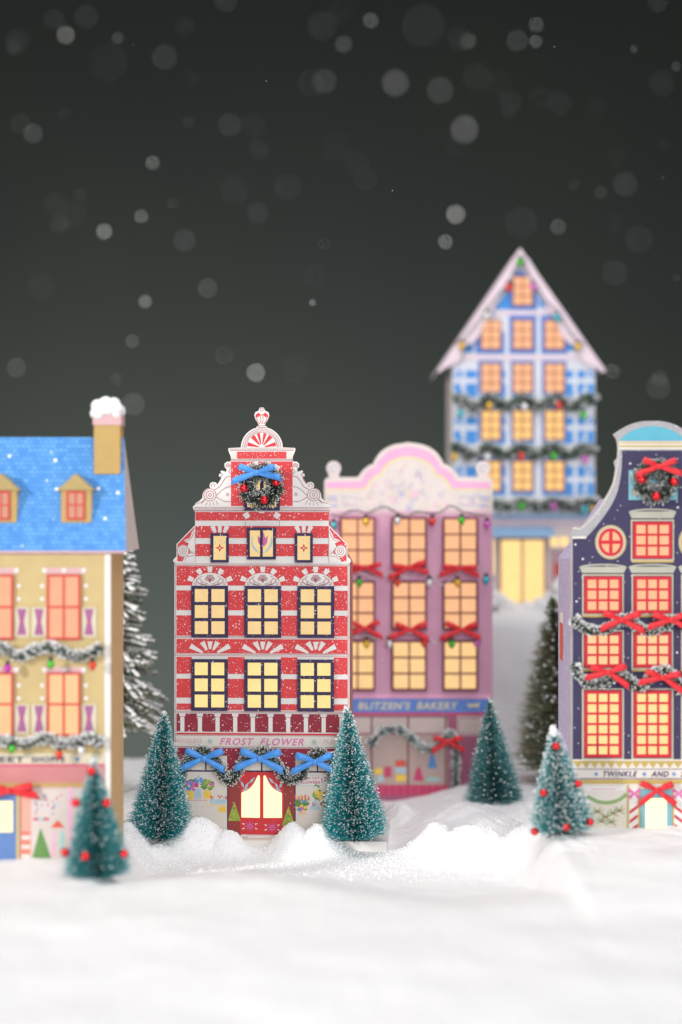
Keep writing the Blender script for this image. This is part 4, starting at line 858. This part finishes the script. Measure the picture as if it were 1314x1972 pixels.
# ================================================================== SNOW GROUND
def sm(a, b_, x): t_ = max(0, min(1, (x - a) / (b_ - a))); return t_ * t_ * (3 - 2 * t_)
def g2(x, r, cx_, cr, sx, sr): return math.exp(-((x - cx_) / sx) ** 2 - ((r - cr) / sr) ** 2)
def smax(a, b_, k=22): return .5 * (a + b_ + math.sqrt((a - b_) ** 2 + k * k)) - .5 * k * math.exp(-abs(a - b_) / 40)
def height(X, r):
    """X in focus-plane pixels (world), r distance ratio -> height in px above the table"""
    plate = 64 * (1 - sm(.78, .93, r + .00007 * X + .02 * math.sin(X * .011)))
    right = 82 * sm(300, 372, X) * (1 - sm(.95, 1.05, r)) * sm(.5, .86, r)
    left = 60 * (1 - sm(-400, -330, X)) * (1 - sm(.96, 1.1, r)) * sm(.5, .8, r)
    h = smax(smax(plate, right), left)
    h = max(h, 44 * sm(100, 330, X) * sm(1.02, 1.1, r), 42 * (1 - sm(-290, -170, X)) * sm(1.0, 1.16, r))
    # heaps
    e = 0
    h0 = h
    for cx_, cr, sx, sr, a in ((-268, .984, 62, .0135, 66), (-215, .978, 42, .011, 44), (-92, .984, 40, .0135, 58), (-45, .980, 45, .012, 54), (-335, .972, 40, .012, 22), (250, .965, 88, .024, 62), (330, .955, 60, .025, 55), (180, .978, 48, .02, 58), (125, 1.085, 36, .03, 36), (250, 1.06, 110, .04, 40),
                             (330, 1.10, 90, .05, 20), (-380, 1.05, 60, .05, 20)):
        e = max(e, a * g2(X, r, cx_, cr, sx, sr))
    h = max(h, e) + .35 * min(h, e)
    # keep the pocket in front of the red door and round the plinth open
    p = Vector((X * .012, r * 3200 * .012, 0))
    nz_ = noise.fractal(p, 1.0, 2.0, 4) ; n2 = noise.fractal(p * 4.5 + Vector((7, 3, 1)), .9, 2.1, 4); n3 = noise.fractal(p * .22, 1.0, 2.0, 2)
    n4 = abs(noise.fractal(p * 2.0 + Vector((1, 9, 4)), .8, 2.2, 4))
    amp = .35 + min(1, h / 45)
    fg = .25 + .75 * sm(.8, .93, r)
    h += nz_ * 4.2 * amp * fg + n2 * 1.5 * amp * fg + n3 * 5 * (1 - sm(.8, .93, r)) + noise.fractal(p * .55 + Vector((4, 4, 4)), 1.0, 2.0, 3) * 3.5 * (1 - sm(.86, .96, r)) - n4 * 3 * amp * fg
    back = 1.27 + .27 * sm(60, 160, X)
    h -= 900 * sm(back, back + .06, r)
    if -412 < X < 242 and .9865 < r < 1.06: h = min(h, 3 + 24 * (abs(X + 85) > 172) * sm(1.0, 1.04, r)) if r < 1.004 or abs(X + 152) < 175 else h
    return h
rows_ = [.40 + .006 * i for i in range(74)]; rows_ = [v for v in rows_ if v < .86]
v = .86
while v < 1.13: rows_.append(v); v += .0012
while v < 1.62: rows_.append(v); v += .006
xs = []; v = -1500
while v < 1500:
    xs.append(v); v += 3.2 if -430 < v < 430 else 14
V = []; nx = len(xs)
for r in rows_:
    for X in xs: V.append((X * U, r * D, height(X, r) * U))
F = [(j * nx + i, j * nx + i + 1, (j + 1) * nx + i + 1, (j + 1) * nx + i) for j in range(len(rows_) - 1) for i in range(nx - 1)]
me = bpy.data.meshes.new('snow_ground'); me.from_pydata(V, [], F); me.polygons.foreach_set('use_smooth', [True] * len(F)); me.materials.append(SNOW)
go = bpy.data.objects.new('snow_ground', me); col.objects.link(go); go['kind'] = 'structure'
# loose crumbs of snow that break up the heaps
CV = []; CF = []; rr = random.Random(33)
ico = [(0, 0, 1)] + [(.894 * math.cos(math.radians(a)), .894 * math.sin(math.radians(a)), .447) for a in range(0, 360, 72)] + [(.894 * math.cos(math.radians(a + 36)), .894 * math.sin(math.radians(a + 36)), -.447) for a in range(0, 360, 72)] + [(0, 0, -1)]
icf = [(0, 1 + i, 1 + (i + 1) % 5) for i in range(5)] + [(1 + i, 6 + i, 1 + (i + 1) % 5) for i in range(5)] + [(1 + (i + 1) % 5, 6 + i, 6 + (i + 1) % 5) for i in range(5)] + [(11, 6 + (i + 1) % 5, 6 + i) for i in range(5)]
cnt = 0
while cnt < 9000:
    X = rr.uniform(-420, 470); r = rr.triangular(.90, 1.08, .97)
    if -405 < X < 240 and .987 < r < 1.07 : continue
    h = height(X, r); s_ = rr.choice([.7, 1.0, 1.0, 1.3, 1.9]) * U * rr.uniform(.6, 1.1); j = len(CV)
    sx, sy, sz = (rr.uniform(.6, 1.4) for _ in range(3))
    for q in ico: CV.append((X * U + q[0] * s_ * sx, r * D + q[1] * s_ * sy, h * U + q[2] * s_ * sz + s_ * .3))
    CF += [(j + a, j + b_, j + c_) for a, b_, c_ in icf]; cnt += 1
me = bpy.data.meshes.new('snow_crumbs'); me.from_pydata(CV, [], CF); me.polygons.foreach_set('use_smooth', [True] * len(CF)); me.materials.append(SNOW)
co = bpy.data.objects.new('snow_crumbs', me); col.objects.link(co); co['kind'] = 'stuff'; co['label'] = 'loose crumbs of white fake snow scattered over the heaps'; co['category'] = 'snow'
# high snow-draped bank under the blue house
bx0, bx1, top = (830 - CX) * U * 1.26, (1290 - CX) * U * 1.26, CAMZ + (CY - 1176) * U * 1.3
yb0, yb1 = D * 1.262, D * 1.47
V = []; F = []; nx, ny = 120, 90
def bank(u, w_):
    """u across, w_ from the foot of the front face up over the top to the back foot"""
    x = bx0 + (bx1 - bx0) * u; hgt = top + .35; dep = yb1 - yb0; tot = hgt * 2 + dep; q = w_ * tot
    if q < hgt: y, z = yb0, q - .35; ny_, nz = -1, 0
    elif q < hgt + dep: y, z = yb0 + q - hgt, top; ny_, nz = 0, 1
    else: y, z = yb1, top - (q - hgt - dep); ny_, nz = 1, 0
    rd = .14
    for cy_, s_ in ((yb0, 1), (yb1, -1)):
        dy = (y - cy_) * s_; dz = top - z
        if dy < rd and dz < rd:
            vx, vz = rd - dy, rd - dz; l_ = math.hypot(vx, vz)
            if l_ > rd: y = cy_ + s_ * (rd - vx / l_ * rd); z = top - rd + vz / l_ * rd
    for ex, s_ in ((bx0, 1), (bx1, -1)):
        dx = (x - ex) * s_
        if dx < rd and top - z < rd: z = min(z, top - rd + math.sqrt(max(0, rd * rd - (rd - dx) ** 2)))
    p = Vector((x, y, z)); n_ = noise.fractal(p * 1.6, 1, 2, 4)
    dsp = n_ * .035; 
    return (x, y + ny_ * -0 + (dsp if ny_ else 0), z + (dsp * .8 if nz else 0))
for j in range(ny + 1):
    for i in range(nx + 1): V.append(bank(i / nx, j / ny))
for j in range(ny):
    for i in range(nx): a = j * (nx + 1) + i; F.append((a, a + 1, a + nx + 2, a + nx + 1))
n0 = len(V)
for ex in (0, nx):                                     # side faces
    ring = [j * (nx + 1) + ex for j in range(ny + 1)]; F.append(tuple(ring))
me = bpy.data.meshes.new('snow_bank'); me.from_pydata(V, [], F); me.polygons.foreach_set('use_smooth', [True] * (len(F) - 2) + [False, False]); me.materials.append(SNOW)
o = bpy.data.objects.new('snow_bank', me); col.objects.link(o); o['kind'] = 'structure'
# heaps of snow at the foot of the blue house
hp = MB(bf); rr = random.Random(8)
for i in range(150):
    x = rr.uniform(875, 1160); k = abs(x - 1004) / 60
    hgt = 10 + 58 * min(1.3, k) ** 2 * .62
    hp.ball((x, 1178 - rr.random() * hgt, 16 + rr.uniform(0, 10) - 4 * k), rr.uniform(7, 12), SNOW, 10)
o = hp.build('snow_heap'); o.location = bf.loc; o.rotation_euler = (0, 0, bf.yaw); o['kind'] = 'structure'

# ================================================================== SNOWFLAKES IN THE AIR
K = 60.0
FL = [(127,67,36,.05),(103,37,42,.018),(27,91,33,.014),(227,73,25,.04),(317,110,52,.028),(64,257,40,.045),(294,313,29,.06),(155,376,30,.012),(272,416,27,.09),(201,445,32,.055),(280,581,27,.15),
      (400,555,40,.055),(255,657,28,.085),(32,708,40,.05),(257,778,46,.06),(493,717,37,.05),(356,463,46,.028),(443,240,48,.022),(489,240,50,.008),(497,410,45,.02),(452,365,58,.008),(602,583,13,.3),
      (362,235,24,.012),(333,391,26,.014),(432,683,40,.014),(625,157,50,.03),(620,50,60,.012),(141,414,55,.006),(80,551,56,.007),(436,2,46,.025),(714,39,32,.035),(816,50,88,.015),(662,85,36,.022),(902,79,33,.03),
      (996,78,44,.035),(1033,47,31,.035),(1032,80,27,.06),(762,160,54,.06),(848,174,54,.035),(895,249,56,.09),(878,412,38,.09),(858,465,29,.075),(1075,437,33,.07),(1221,95,16,.04),(1204,355,50,.02),(1157,370,28,.02),
      (1276,160,55,.012),(1302,128,20,.04),(1276,342,8,.05),(1004,428,68,.01),(1268,745,50,.03),(1270,728,34,.03),(1185,525,52,.015),(1180,715,32,.018),(1267,5,40,.02),(920,150,62,.008),(1303,535,15,.02),(756,367,2,.9),(257,86,2,.5),(513,156,2,.5),(1068,90,2,.5),
      (210,120,80,.006),(600,160,56,.008),(555,360,58,.01),(570,710,60,.008),(1230,460,58,.01),(940,700,50,.006)]
rr = random.Random(77)
for i in range(34): FL.append((rr.uniform(10, 1300), rr.uniform(10, 760) if rr.random() < .7 else rr.uniform(10, 400), rr.uniform(22, 56), rr.uniform(.004, .012)))
FL = [f for f in FL if not (f[3] < .02 and 820 < f[0] < 1180 and f[1] > 440)]
fm = bpy.data.meshes.new('snowflake')
fm.from_pydata([(p[0] * .5, p[1] * .5, p[2] * .5) for p in ico], [], icf); fm.polygons.foreach_set('use_smooth', [True] * len(icf)); fm.materials.append(plain('flake_white', (250, 250, 250), .5))
rr = random.Random(2)
RAD = 1.1   # radiance of a lit flake (adjusted to the lamps)
for x, y, dia, add in FL:
    add *= rr.uniform(.55, .95); dia *= .95
    near = dia > 37 or rr.random() < .45
    r = 1 / (1 + dia / K) if near else 1 / (1 - dia / K)
    if dia <= 2: r = 1.0; dpx = 2.2 * math.sqrt(add)
    else: dpx = dia * math.sqrt(add / RAD)
    o = bpy.data.objects.new('snowflake', fm); col.objects.link(o); s_ = dpx * U * r; o.scale = (s_, s_, s_)
    o.location = ((x - CX) * U * r, D * r, CAMZ + (CY - y) * U * r)
    big = 'large faint' if dia > 44 else ('small bright' if dia < 30 else 'soft round')
    o['label'] = big + ' white snowflake blurred against the dark backdrop'; o['category'] = 'snowflake'; o['group'] = 'snowflakes falling in front of the dark backdrop'

# ================================================================== BACKDROP, LIGHTS, CAMERA
bm_, nt, bs = base_mat('backdrop_cloth'); bs.inputs['Base Color'].default_value = lin((86, 89, 82)); bs.inputs['Roughness'].default_value = .95; bs.inputs['Specular IOR Level'].default_value = 0
N = nt.nodes; nz = N.new('ShaderNodeTexNoise'); nz.inputs['Scale'].default_value = .25; tc = N.new('ShaderNodeTexCoord'); nt.links.new(tc.outputs['Object'], nz.inputs['Vector'])
mx = N.new('ShaderNodeMix'); mx.data_type = 'RGBA'; mx.inputs[6].default_value = lin((20, 22, 23)); mx.inputs[7].default_value = lin((23, 25, 22)); nt.links.new(nz.outputs['Fac'], mx.inputs[0]); nt.links.new(mx.outputs[2], bs.inputs['Base Color'])
Y = D * 2.6; V = []; F = []
for i in range(41):
    a = -60 + 3 * i; V += [(Y * 1.0 * math.sin(math.radians(a)) * .9, Y * (.25 + .75 * math.cos(math.radians(a))), -9), (Y * math.sin(math.radians(a)) * .9, Y * (.25 + .75 * math.cos(math.radians(a))), 26)]
F = [(2 * i, 2 * i + 2, 2 * i + 3, 2 * i + 1) for i in range(40)]
me = bpy.data.meshes.new('backdrop'); me.from_pydata(V, [], F); me.polygons.foreach_set('use_smooth', [True] * 40); me.materials.append(bm_)
o = bpy.data.objects.new('backdrop', me); col.objects.link(o); o['kind'] = 'structure'

def area(name, loc, target, size, energy, rgb=(1, 1, 1), size_y=None):
    l = bpy.data.lights.new(name, 'AREA'); l.energy = energy; l.color = rgb; l.size = size
    if size_y: l.shape = 'RECTANGLE'; l.size_y = size_y
    o = bpy.data.objects.new(name, l); col.objects.link(o); o.location = loc
    o.rotation_euler = (Vector(target) - Vector(loc)).to_track_quat('-Z', 'Y').to_euler(); return o
mid = (0, D * 1.0, 1.2)
area('key_lamp', (-17, -3.5, 8.0), mid, 1.7, 3700, (1, .955, .9))
area('fill_lamp', (4, -7, 6), mid, 9, 2150, (.97, .98, 1))
area('top_lamp', (1.0, 11, 11), (.5, 13, 0), 7, 540, (1, .985, .99))
area('backdrop_lamp', (-2.5, D * 1.85, -3.6), (-2.0, Y, 1.0), 7, 15500, (1, 1, .96), size_y=3)
w = bpy.data.worlds.new('World'); sc.world = w; w.use_nodes = True
w.node_tree.nodes['Background'].inputs[0].default_value = (.82, .86, .9, 1); w.node_tree.nodes['Background'].inputs[1].default_value = .33

cam = bpy.data.cameras.new('camera'); co = bpy.data.objects.new('camera', cam); col.objects.link(co); sc.camera = co
co.location = (0, 0, CAMZ); co.rotation_euler = (math.pi / 2, 0, 0)
cam.sensor_fit = 'VERTICAL'; cam.sensor_height = 36; cam.sensor_width = 24; cam.lens = FPX / 1972 * 36
cam.clip_start = .05; cam.clip_end = 200
cam.dof.use_dof = True; cam.dof.focus_distance = D * .995; cam.dof.aperture_fstop = cam.lens * 1e-3 / (K * U); cam.dof.aperture_blades = 0
sc.view_settings.view_transform = 'Standard'; sc.view_settings.look = 'None'; sc.view_settings.gamma = 1; sc.view_settings.exposure = 0
sc.render.engine = 'CYCLES'
